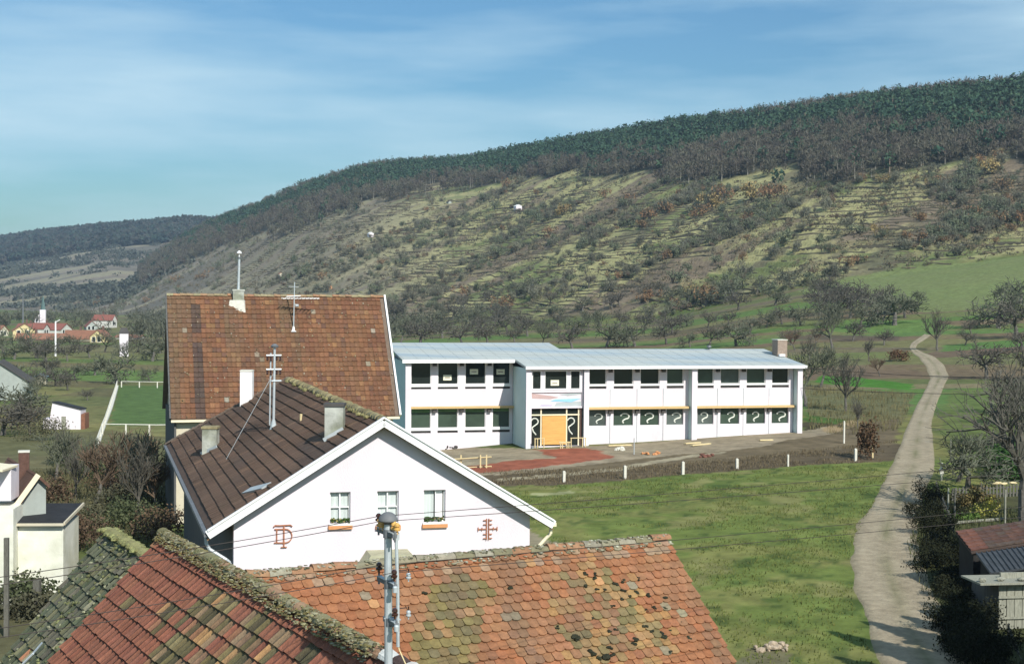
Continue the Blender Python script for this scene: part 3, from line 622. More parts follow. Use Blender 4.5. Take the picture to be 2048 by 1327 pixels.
okk = (rg.random(60000) < pr * np.interp(Yh, [430, 1600], [.35, .16]) * np.interp(uu, [-.4, -.16, -.05, .0], [.35, .4, .8, 1.0]))
mk = in_poly(Xh, Yh, px_poly([(1600, 578), (1690, 553), (1850, 530), (2048, 508), (2300, 490), (2300, 640), (2048, 612), (1850, 625), (1700, 600)])); okk &= ~mk
Xh, Yh, uu, fr = Xh[okk], Yh[okk], uu[okk], fr[okk]
order = np.argsort(Yh); Xh, Yh, uu, fr = Xh[order], Yh[order], uu[order], fr[order]
vis = np.abs(uu) < .37; print('shrubs', len(Xh), vis.sum())
big = {k: ([], [], []) for k in ('dark', 'russet', 'green', 'bramble')}; nb = 0; cnt = 0
Zh = terrain(Xh, Yh, False)
LBL = {'dark': ('dark_shrub', 'dark leafless shrub growing in a hedge line on the lower terraced hillside', 'shrub', 'dark leafless shrubs on the lower terraces'),
       'russet': ('russet_tree', 'small russet-leaved tree standing on the lower terraced hillside', 'tree', 'russet-leaved trees on the lower terraces'),
       'green': ('green_shrub', 'grey green bushy shrub growing on the lower terraced hillside', 'shrub', 'grey green shrubs on the lower terraces'),
       'bramble': ('bramble_bush', 'low brown bramble bush on the lower terraced hillside', 'bush', 'brown brambles on the lower terraces')}
count = {k: 0 for k in big}
for i in range(len(Xh)):
    t = rs.random(); kind = 'dark' if t < .46 else 'green' if t < .78 else 'bramble' if t < .945 else 'russet'
    s = (rs.uniform(.9, 2.0) if rs.random() < .72 else rs.uniform(2.0, 3.4)) * (1.0 if kind == 'russet' else 1) * (.8 if kind == 'bramble' else 1); sz = s * rs.uniform(.8, 1.3) ; rz = rs.uniform(0, 6.28); j = rs.randrange(3)
    if vis[i] and count[kind] < (110 if kind in ('dark', 'green') else 60) and Yh[i] < 760:
        nm, lb, ct, gp = LBL[kind]; o = bpy.data.objects.new(nm, SH['%s%d' % (kind, j)][0]); COL.objects.link(o)
        o.location = (Xh[i], Yh[i], Zh[i]); o.scale = (s, s, sz); o.rotation_euler = (0, 0, rz); tag(o, lb, ct, gp); count[kind] += 1
    else:
        _, V, Q, Cc = SH['%s%d' % (kind, j)]
        if Yh[i] > 900: sel = np.arange(0, len(Q), 2)
        else: sel = np.arange(len(Q))
        Vs = V[Q[sel].ravel()]; k = 1.25 if Yh[i] > 900 else 1; c_, s_n = math.cos(rz), math.sin(rz)
        W = np.stack([(Vs[:, 0] * c_ - Vs[:, 1] * s_n) * s * k + Xh[i], (Vs[:, 0] * s_n + Vs[:, 1] * c_) * s * k + Yh[i], Vs[:, 2] * sz * k + Zh[i]], -1)
        big[kind][0].append(W); big[kind][1].append(Cc[sel] * rs.uniform(.85, 1.15))
for kind, (a, b, _) in big.items():
    W = np.concatenate(a); Cc = np.concatenate(b)
    tag(mesh_np(LBL[kind][0] + 's', W, np.arange(len(W)).reshape(-1, 4), Cc, M_leaf), 'mass of %s over the upper and far hillside' % {'dark': 'dark leafless shrubs', 'russet': 'small russet-leaved trees', 'green': 'grey green shrubs', 'bramble': 'brown brambles'}[kind], 'vegetation', kind='stuff')
def place_shrub(kind, u, v, s, sz, label, group=None, name='shrub', cat='shrub', j=0):
    P = ground(u, v); s = s * P[1] / FPX / 1.9; sz = s * sz; o = bpy.data.objects.new(name, SH['%s%d' % (kind, j)][0]); COL.objects.link(o); o.location = tuple(P); o.scale = (s, s, sz); o.rotation_euler = (0, 0, rs.uniform(0, 6.28)); return tag(o, label, cat, group)
gold = [(1503, 402, 58, 'golden'), (1538, 398, 40, 'russet'), (1556, 392, 40, 'russet'), (1418, 418, 46, 'golden'), (1440, 402, 44, 'russet'), (1405, 430, 34, 'russet'), (1300, 440, 34, 'russet'), (1335, 425, 34, 'russet'), (1283, 455, 26, 'russet'), (1405, 608, 50, 'russet'), (1422, 590, 32, 'russet'), (1384, 588, 30, 'golden'), (1352, 614, 28, 'russet'), (1283, 606, 26, 'russet'), (1232, 560, 26, 'russet'), (1692, 534, 34, 'russet'), (1716, 528, 26, 'russet'), (1762, 470, 32, 'golden'), (1812, 478, 28, 'russet'), (1985, 345, 46, 'golden'), (2005, 380, 36, 'russet'), (1960, 330, 30, 'russet'), (1865, 372, 24, 'golden'), (1722, 362, 26, 'russet'), (1765, 365, 26, 'golden'), (2035, 450, 40, 'russet'), (1125, 430, 34, 'golden'), (1100, 470, 26, 'russet'), (1210, 395, 26, 'russet'), (1485, 520, 24, 'russet'), (1360, 345, 24, 'golden')]
for i, (u, v, hp, kd) in enumerate(sorted(gold)):
    place_shrub(kd, u, v, hp, 1.0, '%s autumn-leaved tree counted from the left on the slope, %s' % (ORD[i] if i < 20 else 'number %d' % (i + 1), 'yellow brown' if kd == 'golden' else 'russet'), 'autumn-leaved trees on the slope', name='autumn_tree', cat='tree', j=i % 3)

# ------------------------------------------------------------------ flat-roofed school
rnd = random.Random(4)
S = Frame((1.13, 108.0), math.radians(14))
school = empty('school_building', S.p(7, 2, .5), 'long white two-storey school with grey flat-pitched roof and rows of wide windows', 'school')
rz = lambda d: 7.05 + .125 * d
def slab(mb, s0, s1, d0, d1, th=.16, off=0): return mb.hexa([S.p(s0, d0, rz(d0) - th + off), S.p(s1, d0, rz(d0) - th + off), S.p(s1, d1, rz(d1) - th + off), S.p(s0, d1, rz(d1) - th + off), S.p(s0, d0, rz(d0) + off), S.p(s1, d0, rz(d0) + off), S.p(s1, d1, rz(d1) + off), S.p(s0, d1, rz(d1) + off)])
mb = MB(); slab(mb, -9.05, -.14, 3.0, 11.4); slab(mb, -.14, 4.9, -.25, 11.4); slab(mb, 4.9, 23.05, -.25, 8.1)
roofS = mb.build('roof', M_roof_sheet, school)
mb = MB()
for s in np.arange(-8.9, 22.9, 1.1):   # standing seams of the sheets
    d0, d1 = (3.02, 11.38) if s < -.14 else ((-.23, 11.38) if s < 4.9 else (-.23, 8.08))
    mb.hexa([S.p(s, d0, rz(d0)), S.p(s + .05, d0, rz(d0)), S.p(s + .05, d1, rz(d1)), S.p(s, d1, rz(d1)), S.p(s, d0, rz(d0) + .012), S.p(s + .05, d0, rz(d0) + .012), S.p(s + .05, d1, rz(d1) + .012), S.p(s, d1, rz(d1) + .012)])
mb.build('roof_seam', M_roof_sheet, roofS)
mb = MB(); S.box(mb, -9.05, -.16, 2.93, 2.997, 7.16, 7.42); S.box(mb, -.14, 23.05, -.32, -.253, 6.8, 7.03); mb.build('eave_board', M_white_paint, school)
GZ0 = -.6
UW = [(5.27, 6.67), (7.26, 8.87), (9.45, 11.04), (11.64, 13.05), (14.22, 15.59), (16.16, 17.80), (18.38, 20.02), (20.57, 22.05)]
LW = [(-8.16, -6.57), (-6.04, -4.42), (-3.86, -2.2), (-1.65, -.22)]
mb = MB(); wall_with_holes(mb, S, 4.99, 22.4, GZ0, 6.93, .9, 1.25, [(a, b, 5.2, 6.75) for a, b in UW] + [(a, b, 2.32, 3.62) for a, b in UW]); mb.build('wall', M_white, school)
mb = MB(); wall_with_holes(mb, S, -8.32, -.02, GZ0, 7.25, 4.2, 4.5, [(a, b, 5.07, 7.1) for a, b in LW] + [(a, b, 1.65, 3.56) for a, b in LW]); mb.build('wall', M_white, school)
mb = MB(); S.box(mb, -8.72, -8.32, 3.3, 11.2, GZ0, 7.27); mb.build('end_wall', M_shade_blue_wall, school)
mb = MB(); S.box(mb, 0, .1, .02, 4.19, GZ0, 6.86); mb.build('end_wall', M_shade_blue_wall, school)
mb = MB(); S.box(mb, -8.74, -8.30, 3.26, 3.42, GZ0, 7.26); mb.build('corner_post', M_white, school)
for (a, b) in ((-.01, .42), (4.59, 4.99), (13.42, 13.84), (22.40, 22.81)):
    mb = MB(); S.box(mb, a, b, 0, .12, GZ0, 6.85); mb.build('corner_post', M_white, school)
    if a > 4: mb = MB(); S.box(mb, a + .04, b - .04, .12, .9 if a < 20 else 8.0, GZ0, 6.85); mb.build('side_fin', M_shade_blue_wall, school)
mb = MB(); S.box(mb, -8.3, .0, 11.0, 11.2, GZ0, 8.2); S.box(mb, 0.02, 4.9, 11.0, 11.2, GZ0, 8.2); S.box(mb, 4.93, 22.6, 7.8, 8.0, GZ0, 7.85); S.box(mb, 4.7, 4.9, 7.9, 11.0, GZ0, 7.8); mb.build('rear_wall', M_white, school)
for (a, b) in UW:
    w = S.b(a, b, .93, 1.05, 5.42, 5.58).build('window', M_white_paint, school)
    mb = MB(); S.box(mb, a, a + .05, .98, 1.1, 5.6, 6.75); S.box(mb, b - .05, b, .98, 1.1, 5.6, 6.75); mb.build('frame', M_white_paint, w)
    S.b(a + .05, b - .05, 1.1, 1.14, 5.6, 6.75).build('pane', rnd.choice([M_glass, M_glass_green, M_glass_grey]), w); S.b(a, b, 1.08, 1.16, 5.2, 5.42).build('slit_panel', M_slit, w)
    w = S.b(a, b, .93, 1.05, 2.26, 2.34).build('window', M_white_paint, school)
    S.b(a, b, 1.1, 1.14, 2.34, 3.62).build('pane', M_glass_grey if (13 < a < 15 or rnd.random() < .35) else M_glass_green, w)
    mb = MB(); cx = (a + b) / 2 + rnd.uniform(-.12, .18); kx = rnd.uniform(.24, .38); pts = []
    for i in range(19):   # whitewash swirl brushed on the new glass
        t = i / 18
        if t < .62: q = math.radians(165 - 285 * t / .62 * .72); x = cx + .02 + kx * math.cos(q); z = 3.02 + .24 * math.sin(q)
        else: k = (t - .62) / .38; x = cx + .16 - .42 * math.sin(k * 1.57) + (.42 * max(0, k - .55)); z = 2.87 - .36 * k
        pts.append(S.p(x, 1.085, z))
    mb.path(pts, rnd.uniform(.045, .06), 5); mb.build('paint_mark', M_paint_mark, w)
for i, (a, b) in enumerate(LW):
    w = S.b(a, b, 4.2, 4.32, 5.25, 5.49).build('window', M_white_paint, school)
    mb = MB(); S.box(mb, a, a + .05, 4.26, 4.38, 5.49, 7.1); S.box(mb, b - .05, b, 4.26, 4.38, 5.49, 7.1); mb.build('frame', M_white_paint, w)
    S.b(a + .05, b - .05, 4.38, 4.42, 5.49, 7.1).build('pane', M_glass, w); S.b(a, b, 4.36, 4.44, 5.07, 5.25).build('slit_panel', M_slit, w)
    if i: cx = (a + b) / 2 + (.05, -.02, -.1, -.05)[i]; cz = (0, 5.95, 6.4, 6.38)[i]; S.b(cx - .33, cx + .33, 4.35, 4.37, cz - .2, cz + .22).build('paper_notice', M_paper, w); S.b(cx - .2, cx + .2, 4.34, 4.347, cz - .02, cz + .05).build('printed_line', M_print, w)
    w = S.b(a, b, 4.2, 4.32, 1.85, 2.08).build('window', M_white_paint, school)
    mb = MB(); S.box(mb, a, a + .05, 4.26, 4.38, 2.08, 3.56); S.box(mb, b - .05, b, 4.26, 4.38, 2.08, 3.56); mb.build('frame', M_white_paint, w)
    S.b(a + .05, b - .05, 4.38, 4.42, 2.08, 3.56).build('pane', M_glass_green, w); S.b(a, b, 4.36, 4.44, 1.65, 1.85).build('slit_panel', M_slit, w)
    S.b(a + .05, b - .08, 4.35, 4.37, 3.24 + .05 * (i % 2), 3.55).build('blind', mat('green_blind', (.12, .22, .10), .9, .2, 2), w)
    if i < 3: S.b(b + .12, b + .40, 3.9, 4.19, 3.28, 3.57).build('bracket', M_slit, school); S.b(b + .12, b + .40, 3.9, 4.19, 6.88, 7.16).build('bracket', M_slit, school)
for k in (0, 1, 2, 4, 5, 6):
    b = UW[k][1]; S.b(b + .14, b + .42, .62, .89, 3.30, 3.60).build('bracket', M_slit, school); S.b(b + .14, b + .42, .62, .89, 6.50, 6.80).build('bracket', M_slit, school)
for s_r in (6.95, 9.16, 11.33, 15.88, 18.09, 20.3): S.b(s_r, s_r + .05, .86, .895, .3, 5.2).build('downpipe', M_galv, school)
S.b(-8.3, -.02, 3.75, 4.19, 3.58, 3.74).build('ledge', M_ochre, school)
S.b(5.0, 13.41, .42, .89, 3.64, 3.81).build('ledge', M_ochre, school); S.b(13.85, 22.39, .42, .89, 3.64, 3.81).build('ledge', M_ochre, school)
# entrance bay
mb = MB(); wall_with_holes(mb, S, .42, 4.59, 3.79, 6.85, .3, .6, [(.52, 1.25, 5.22, 6.69), (1.5, 3.3, 5.22, 6.69), (3.55, 4.36, 5.22, 6.69), (.5, 4.5, 3.92, 5.0)]); mb.build('wall', M_white, school); S.b(.42, 4.59, .3, .6, GZ0, .88).build('plinth', M_white, school)
for a, b in ((.52, 1.25), (1.5, 3.3), (3.55, 4.36)):
    w = MB(); S.box(w, a, a + .06, .27, .4, 5.22, 6.69); S.box(w, b - .06, b, .27, .4, 5.22, 6.69); S.box(w, a + .06, b - .06, .27, .4, 6.61, 6.69); S.box(w, a + .06, b - .06, .27, .4, 5.22, 5.30); w = w.build('window', M_white_paint, school)
    S.b(a + .06, b - .06, .42, .46, 5.3, 6.61).build('pane', M_glass, w)
    if b == 3.3: S.b(2.02, 2.68, .385, .395, 5.52, 5.95).build('paper_notice', M_paper, w); S.b(2.15, 2.55, .375, .383, 5.68, 5.74).build('printed_line', M_print, w)
mu = S.b(.5, 4.5, .42, .5, 3.92, 5.0).build('mural_panel', M_white, school)
def flat(pts, d, m_, nm, par): mb = MB(); P = [S.p(s, d, z) for s, z in pts] + [S.p(s, d + .012, z) for s, z in pts]; k = len(pts); mb.add(P, [tuple(range(k - 1, -1, -1)), tuple(range(k, 2 * k))] + [(i, (i + 1) % k, k + (i + 1) % k, k + i) for i in range(k)]); return mb.build(nm, m_, par)
flat([(.52, 4.93), (.52, 4.55), (2.0, 4.5), (2.7, 4.62), (2.0, 4.75)], .400, mat('mural_rose', (.50, .36, .34), .9, .08, 2), 'mural_shape', mu)
flat([(2.0, 4.32), (2.4, 4.48), (4.48, 4.52), (3.7, 4.24)], .395, mat('mural_sky_blue', (.30, .56, .72), .9, .06, 2), 'mural_shape', mu)
flat([(2.7, 4.85), (4.48, 4.98), (4.48, 4.85), (3.4, 4.72)], .400, mat('mural_grey', (.42, .46, .46), .9, .06, 2), 'mural_shape', mu)
flat([(2.3, 3.93), (2.5, 4.2), (4.48, 4.3), (4.48, 3.94)], .402, MATS['mural_grey'], 'mural_shape', mu)
flat([(1.1, 3.93), (1.3, 4.1), (2.2, 4.06), (2.1, 3.93)], .390, mat('mural_lilac', (.50, .46, .55), .9, .06, 2), 'mural_shape', mu)
en = S.b(.42, 4.59, .62, .66, .88, 3.79).build('entrance_glazing', M_glass, school)
mb = MB(); S.box(mb, .44, 4.4, .5, .6, 3.22, 3.32)
for s in (.44, 1.26, 3.3, 4.26): S.box(mb, s, s + .1, .5, .6, .9, 3.22); S.box(mb, s, s + .1, .5, .6, 3.32, 3.77)
mb.build('entrance_frame', M_cream_paint, en)
S.b(1.38, 3.28, .42, .49, 1.0, 3.2).build('plywood_hoarding', M_ply, en)
for cx in (.82, 3.72):
    mb = MB(); mb.path([S.p(cx + .28 * math.cos(math.radians(165 - 250 * t / 10)), .6, 2.75 + .26 * math.sin(math.radians(165 - 250 * t / 10))) for t in range(9)] + [S.p(cx - .2, .6, 2.3), S.p(cx - .1, .6, 2.0), S.p(cx + .12, .6, 1.75)], .05, 5); mb.build('paint_mark', M_paint_mark, en)
S.b(4.4, 4.57, .4, .6, .9, 3.77).build('dark_jamb', mat('brown_jamb', (.10, .06, .05), .8), school)
P = on_plane(1561, 712, S.p(0, 0, rz(0)), np.cross([S.e[0], S.e[1], 0], [S.n[0], S.n[1], .125])); 
ch = MB(); ch.box((P[0], P[1] + .4, P[2] + .45), .85, 1.1, 1.75, S.a); ch = ch.build('chimney', mat('pale_brick', (.30, .23, .18), .9, .2, 8, .4), school)
MB().box((P[0], P[1] + .4, P[2] + 1.36), .92, 1.17, .07, S.a).build('chimney_cap', M_concrete, ch)
MB().box((P[0] + .05, P[1] - .25, P[2] + .1), .5, .3, .18, S.a).build('lead_flashing', M_white_paint, ch)
P = on_plane(1418, 699, S.p(0, 0, rz(0)), np.cross([S.e[0], S.e[1], 0], [S.n[0], S.n[1], .125])); mb = MB(); mb.lathe((P[0], P[1], P[2] - .05), [(.08, 0), (.08, .25), (.22, .27), (.18, .38), (.05, .42)]); mb.build('roof_vent', M_galv_dark, school)
# entrance railing, barriers, site poles
def railing(name, label, pts, posts, h, mt, group=None, rails=(1.0,), r=.04, cat='barrier'):
    e = empty(name, pts[0], label, cat, group)
    for P in posts: MB().tube(P, (P[0], P[1], P[2] + h), r, r, 6).build('post', mt, e)
    for k in rails: mb = MB(); mb.path([(p[0], p[1], p[2] + h * k) for p in pts], r * .9, 6); mb.build('rail', mt, e)
    return e
q = [S.p(.5, -.6, .85), S.p(1.3, -.6, .85)]; railing('entrance_railing', 'short yellow wooden railing left of the boarded school entrance', q, [S.p(.55, -.6, .85), S.p(.75, -.6, .85), S.p(1.25, -.6, .85)], .72, M_raw_wood)
q = [S.p(3.35, -.6, .85), S.p(4.6, -.6, .85)]; railing('entrance_railing', 'short yellow wooden railing right of the boarded school entrance', q, [S.p(3.4, -.6, .85), S.p(4.3, -.6, .85), S.p(4.55, -.6, .85)], .72, M_raw_wood)
e = empty('saw_horse', S.p(2.7, -1.0, .8), 'pale wooden trestle standing in front of the orange plywood entrance hoarding', 'trestle')
for s in (2.45, 2.6, 2.95, 3.1): MB().tube(S.p(s, -1.0, .75), S.p(s, -1.0, 1.35), .04).build('leg', M_raw_wood, e)
MB().box(S.p(2.78, -1.0, 1.3), .9, .1, .08, S.a).build('beam', M_raw_wood, e)
G0, G1 = ground(884, 938), ground(985, 934)
pts = [G0 + (G1 - G0) * t for t in (0, .3, .55, .9, 1)]
e = empty('wooden_barrier', G0, 'pale yellow wooden barrier beside the red gravel path', 'barrier')
for u in (922, 961, 973): P = ground(u, 935); MB().box((P[0], P[1], P[2] + .42), .09, .09, .95).build('post', M_raw_wood, e)
A, B = at_depth(905, 918, ground(922, 935)[1]), at_depth(983, 913, ground(961, 935)[1]); MB().tube(A, B, .05).build('rail', M_raw_wood, e)
A, B = at_depth(925, 935, ground(922, 935)[1]), at_depth(983, 932, ground(961, 935)[1]); MB().tube(A, B, .05).build('rail', M_raw_wood, e)
P = ground(1268, 908); mb = MB(); mb.tube(P, P + [0, 0, 1.2], .04); tag(mb.build('site_pole', M_galv), 'thin pale pole standing in the dirt before the school wall', 'pole')
for (u, v, w_, h_, lb, m_, nm, ct) in [(900, 897, .9, .35, 'heap of dark scrap lying in front of the recessed left wing', M_slit, 'scrap_heap', 'scrap'), (1300, 908, 1.2, .25, 'low heap of reddish bricks on the dirt forecourt', M_brick_sill, 'brick_heap', 'bricks'),
                                 (1415, 913, .9, .25, 'dark reddish rubble pile below the school yard edge', mat('dark_brick', (.16, .07, .05)), 'rubble_pile', 'rubble'), (1240, 900, .5, .3, 'small pale block lying on the dirt before the school', M_concrete, 'concrete_block', 'block'), (1545, 1298, 1.2, .22, 'heap of pale rubble at the meadow edge beside the tiled roof', mat('pale_gravel', (.36, .29, .21), .9, .3, 6), 'rubble_heap', 'rubble')]:
    P = ground(u, v); mb = MB(); r_ = random.Random(u)
    for k in range(16): mb.blob((P[0] + r_.uniform(-w_, w_) * .6, P[1] + r_.uniform(-w_, w_) * .4, P[2] + r_.uniform(0, h_ * .7)), r_.uniform(.08, .22), r_.uniform(.08, .2), r_.uniform(.06, .14), r_, 5, 3)
    tag(mb.build(nm, m_), lb, ct)
for i, (u0, v0, u1, v1, lb) in enumerate([(1383, 893, 1420, 887, 'upper pale plank lying on the dirt forecourt before the school'), (1370, 889, 1400, 885, 'short pale plank lying behind the upper one on the forecourt'), (1216, 893, 1262, 890, 'grey plank lying close to the school wall right of the entrance'), (1519, 882, 1545, 880, 'pale plank near the right end of the school')]):
    A, B = ground(u0, v0), ground(u1, v1); mb = MB(); a = math.atan2(B[1] - A[1], B[0] - A[0]); mb.box((A + B) / 2 + [0, 0, .07], np.linalg.norm(B - A), .25, .08, a); tag(mb.build('plank', M_raw_wood), lb, 'plank')

# ------------------------------------------------------------------ big barn with the large tiled roof
Bn = Frame((-18.36, 76.6), .29); BW, BR, BH, BE = 12.55, 4.72, 6.71, 5.46
barn = empty('barn', Bn.p(6, 5, -.6), 'tall barn with a large weathered orange brown tiled roof behind the gabled house', 'barn')
mb = MB(); Bn.box(mb, .3, BW - .3, .35, 9.1, -1, BE + .25); mb.add([Bn.p(.3, .35, BE + .25), Bn.p(.3, 9.1, BE + .25), Bn.p(.3, BR, BE + BH - .3), Bn.p(BW - .3, .35, BE + .25), Bn.p(BW - .3, 9.1, BE + .25), Bn.p(BW - .3, BR, BE + BH - .3)], [(0, 1, 2), (3, 5, 4), (0, 2, 5, 3), (1, 4, 5, 2)])
mb.build('wall', M_beige, barn)
Bn.b(.18, .29, .2, 9.2, -1, BE + .2).build('left_shade_cladding', M_dark_wall, barn)  # dark layer over the left end, painting in its shadow side
mb = MB()
for sgn in (0, 1):
    d0, d1 = (0, BR) if not sgn else (2 * BR, BR); q = [Bn.p(0, d0, BE), Bn.p(BW, d0, BE), Bn.p(BW, d1, BE + BH), Bn.p(0, d1, BE + BH)]; mb.hexa([(x, y, z - .14) for x, y, z in q] + [(x, y, z) for x, y, z in q])
roofB = mb.build('roof', mat('roof_board', (.16, .12, .09), .9), barn)
sl = math.hypot(BR, BH); dn = np.array([*(-Bn.n * BR / sl), -BH / sl]); nr_ = np.array([*(-Bn.n * BH / sl), BR / sl]); e3 = np.array([*Bn.e, 0])
def colB(s, t, r, c):
    a = float(fbm(s * .35, t * .5, 101, 3)); b = float(fbm(s * 1.4, t * 1.2, 102, 3)); c0 = mixc((.145, .068, .037), (.178, .088, .044), min(1, max(0, (b - .35) * 2.6)))
    if rnd.random() < .06: c0 = (.21, .11, .052)
    if rnd.random() < .12: c0 = (.125, .065, .042)
    if rnd.random() < .015: c0 = (.27, .23, .17)
    st = float(fbm(s * .9 + 4, t * .12, 103, 3)); c0 = mixc(c0, (.13, .085, .05), max(0, min(.75, (st - .52) * 4)))
    if abs(s - 1.55) < .17 and t > .8: c0 = mixc(c0, (.055, .045, .04), .75 if t < 2.7 or t > 3.6 else .2)
    return vary(c0, rnd, .14, .06)
mb = MB(); tile_field(mb, np.array(Bn.p(0, BR, BE + BH)) + nr_ * .02, e3, dn, nr_, BW, sl + .12, .262, .328, 'pan', colB, rnd, .045, jit=.012)
for k in range(260):
    s_, t_ = rnd.random() * BW, rnd.random() * sl; mb.col = rnd.choice([(.36, .32, .24), (.10, .09, .05), (.28, .24, .14)]); P = np.array(Bn.p(s_, BR, BE + BH)) + dn * t_ + nr_ * .09; mb.blob(P, rnd.uniform(.02, .05), .03, rnd.uniform(.02, .06), rnd, 5, 3)
mb.build('roof_tiles', M_attr, roofB)
mb = MB(); ridge_caps(mb, Bn.p(0, BR, BE + BH - .02), Bn.p(BW, BR, BE + BH - .02), .15, .38, lambda i: vary(mixc((.30, .16, .09), (.26, .24, .14), rnd.random()), rnd), rnd)
mb.build('ridge_tiles', M_attr, roofB)
def bar(fr, a, b, w, h, mt, name, par):   # straight board between two 3-D points
    a = np.array(a, float); b = np.array(b, float); d = U3(b - a); sd_ = U3(np.cross(d, [0, 0, 1.0])); up_ = np.cross(sd_, d); P = []
    for p in (a, b): P += [p - sd_ * w / 2 - up_ * h / 2, p + sd_ * w / 2 - up_ * h / 2, p + sd_ * w / 2 + up_ * h / 2, p - sd_ * w / 2 + up_ * h / 2]
    return MB().hexa([P[0], P[1], P[5], P[4], P[3], P[2], P[6], P[7]]).build(name, mt, par)
bar(Bn, Bn.p(BW + .06, -.02, BE), Bn.p(BW + .06, BR, BE + BH + .05), .1, .26, M_white_paint, 'verge_board', barn)
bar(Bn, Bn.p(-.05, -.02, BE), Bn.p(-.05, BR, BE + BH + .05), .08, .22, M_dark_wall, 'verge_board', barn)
bar(Bn, Bn.p(0, -.08, BE - .1), Bn.p(BW, -.08, BE - .1), .12, .12, M_cream_paint, 'gutter', barn)
def on_slope(fr_p0, nrm, u, v): return on_plane(u, v, fr_p0, nrm)
RB = Bn.p(0, BR, BE + BH)
P = on_slope(RB, nr_, 474, 612); ch = MB(); ch.box((P[0], P[1] + .3, P[2] + .32), .62, .6, 1.1, .29); ch = ch.build('chimney', M_chim_plaster, barn)
mb = MB(); mb.hexa([(P[0] + x, P[1] + .25 + y, P[2] + z) for z, k in ((-.35, 1.25), (.35, .95)) for x, y in ((-.42 * k, -.36 * k), (.42 * k, -.36 * k), (.42 * k, .36 * k), (-.42 * k, .36 * k))]); mb.build('chimney_base', M_concrete, ch)
MB().box((P[0], P[1] + .3, P[2] + .92), .70, .68, .1, .29).build('chimney_cap', M_chim_plaster, ch)
fl = MB().tube((P[0] + .02, P[1] + .3, P[2] + .95), (P[0] + .06, P[1] + .3, P[2] + 2.75), .075, .07).build('flue_pipe', M_galv, ch)
MB().tube((P[0] + .06, P[1] + .3, P[2] + 2.76), (P[0] + .06, P[1] + .3, P[2] + 2.84), .14).build('flue_collar', M_galv_dark, ch); 
mb = MB(); mb.tube((P[0] + .06, P[1] + .3, P[2] + 2.84), (P[0] + .06, P[1] + .3, P[2] + 3.0), .03); mb.lathe((P[0] + .06, P[1] + .3, P[2] + 3.0), [(.04, 0), (.14, .04), (.13, .12), (.03, .2)]); mb.build('flue_cowl', M_white_paint, ch)
def yagi(base, mast_h, parts, label, lean=0):
    a = empty('tv_antenna', base, label, 'antenna')
    MB().tube(base, base + np.array([lean, 0, mast_h]), .035, .03).build('mast', M_galv, a)
    mb = MB(); mb.lathe((base[0], base[1], base[2] - .05), [(.22, 0), (.10, .08), (.05, .3)], 8); mb.build('mast_collar', M_white_paint, a); return a
P = on_slope(RB, nr_, 587, 661); k = P[1] / FPX; an = yagi(P, 97 * k, None, 'roof aerial with white whip-shaped elements near the barn ridge', .05)
z1 = P[2] + 64 * k; mb = MB(); mb.tube((P[0] - 24 * k, P[1], z1), (P[0] + 50 * k, P[1] + .3, z1 + .02), .03)
for i in range(10): x = P[0] + (-22 + i * 7.6) * k; mb.tube((x, P[1] - .22, z1 + .05), (x, P[1] + .3, z1 - .03), .022)
mb.tube((P[0] - 14 * k, P[1], z1 + .12), (P[0] + 14 * k, P[1], z1 + .16), .03); mb.build('boom', M_white_paint, an)
mb = MB(); mb.tube((P[0] - 10 * k, P[1], P[2] + 88 * k), (P[0] + 10 * k, P[1], P[2] + 87 * k), .015); mb.tube((P[0] + 4 * k, P[1], P[2] + 50 * k), (P[0] + 10 * k, P[1], P[2] + 50 * k), .09); mb.build('amplifier_box', M_galv, an)

# ------------------------------------------------------------------ white gabled house
Hs = Frame((-8.2, 42.0), math.radians(13.5), math.radians(16.3)); RS, RZ, ES0, ES1, EZ = 4.38, 8.37, -.76, 9.66, 5.14
D0, DR, DE = -.38, 22.0, 25.6
house = empty('gabled_house', Hs.p(4.5, 8, 0), 'white gabled house with brown tiled roof and two emblems on its front', 'house')
wh = [(2.84, 3.46, 5.26, 6.2), (4.27, 4.93, 5.22, 6.2), (5.70, 6.38, 5.22, 6.2)]
mb = MB(); wall_with_holes(mb, Hs, 0, 9.05, -.5, 5.5, 0, .3, [(a, b, c, 5.5) for a, b, c, d in wh])
zr = lambda s: EZ - .12 + (RZ - EZ) * (1 - abs(s - RS) / (RS - ES0))
cuts = sorted({0, RS, 9.05, *[h[0] for h in wh], *[h[1] for h in wh]})
for a, b in zip(cuts[:-1], cuts[1:]):
    lo = 6.2 if any(abs(h[0] - a) < 1e-6 for h in wh) or any(h[0] < a < h[1] for h in wh) else 5.5
    if min(zr(a), zr(b)) - .02 > lo or True:
        za, zb = max(zr(a), lo + .01), max(zr(b), lo + .01)
        mb.hexa([Hs.p(a, 0, lo), Hs.p(b, 0, lo), Hs.p(b, .3, lo), Hs.p(a, .3, lo), Hs.p(a, 0, za), Hs.p(b, 0, zb), Hs.p(b, .3, zb), Hs.p(a, .3, za)])
mb.build('gable_wall', M_house_white, house)
Hs.b(0, .3, .3, 24.9, -.5, 5.25).build('side_wall', M_dark_wall, house); mb = MB(); Hs.box(mb, 8.75, 9.05, .3, 24.9, -.5, 5.25); Hs.box(mb, .3, 8.75, 24.6, 24.9, -.5, 5.25); mb.build('side_wall', M_beige, house)  # left side wall coloured dark for the shade it lies in
mb = MB()
q = [Hs.p(RS, D0, RZ), Hs.p(ES0, D0, EZ), Hs.p(ES0, DE, EZ), Hs.p(RS, DR, RZ), Hs.p(ES1, D0, EZ), Hs.p(ES1, DE, EZ)]
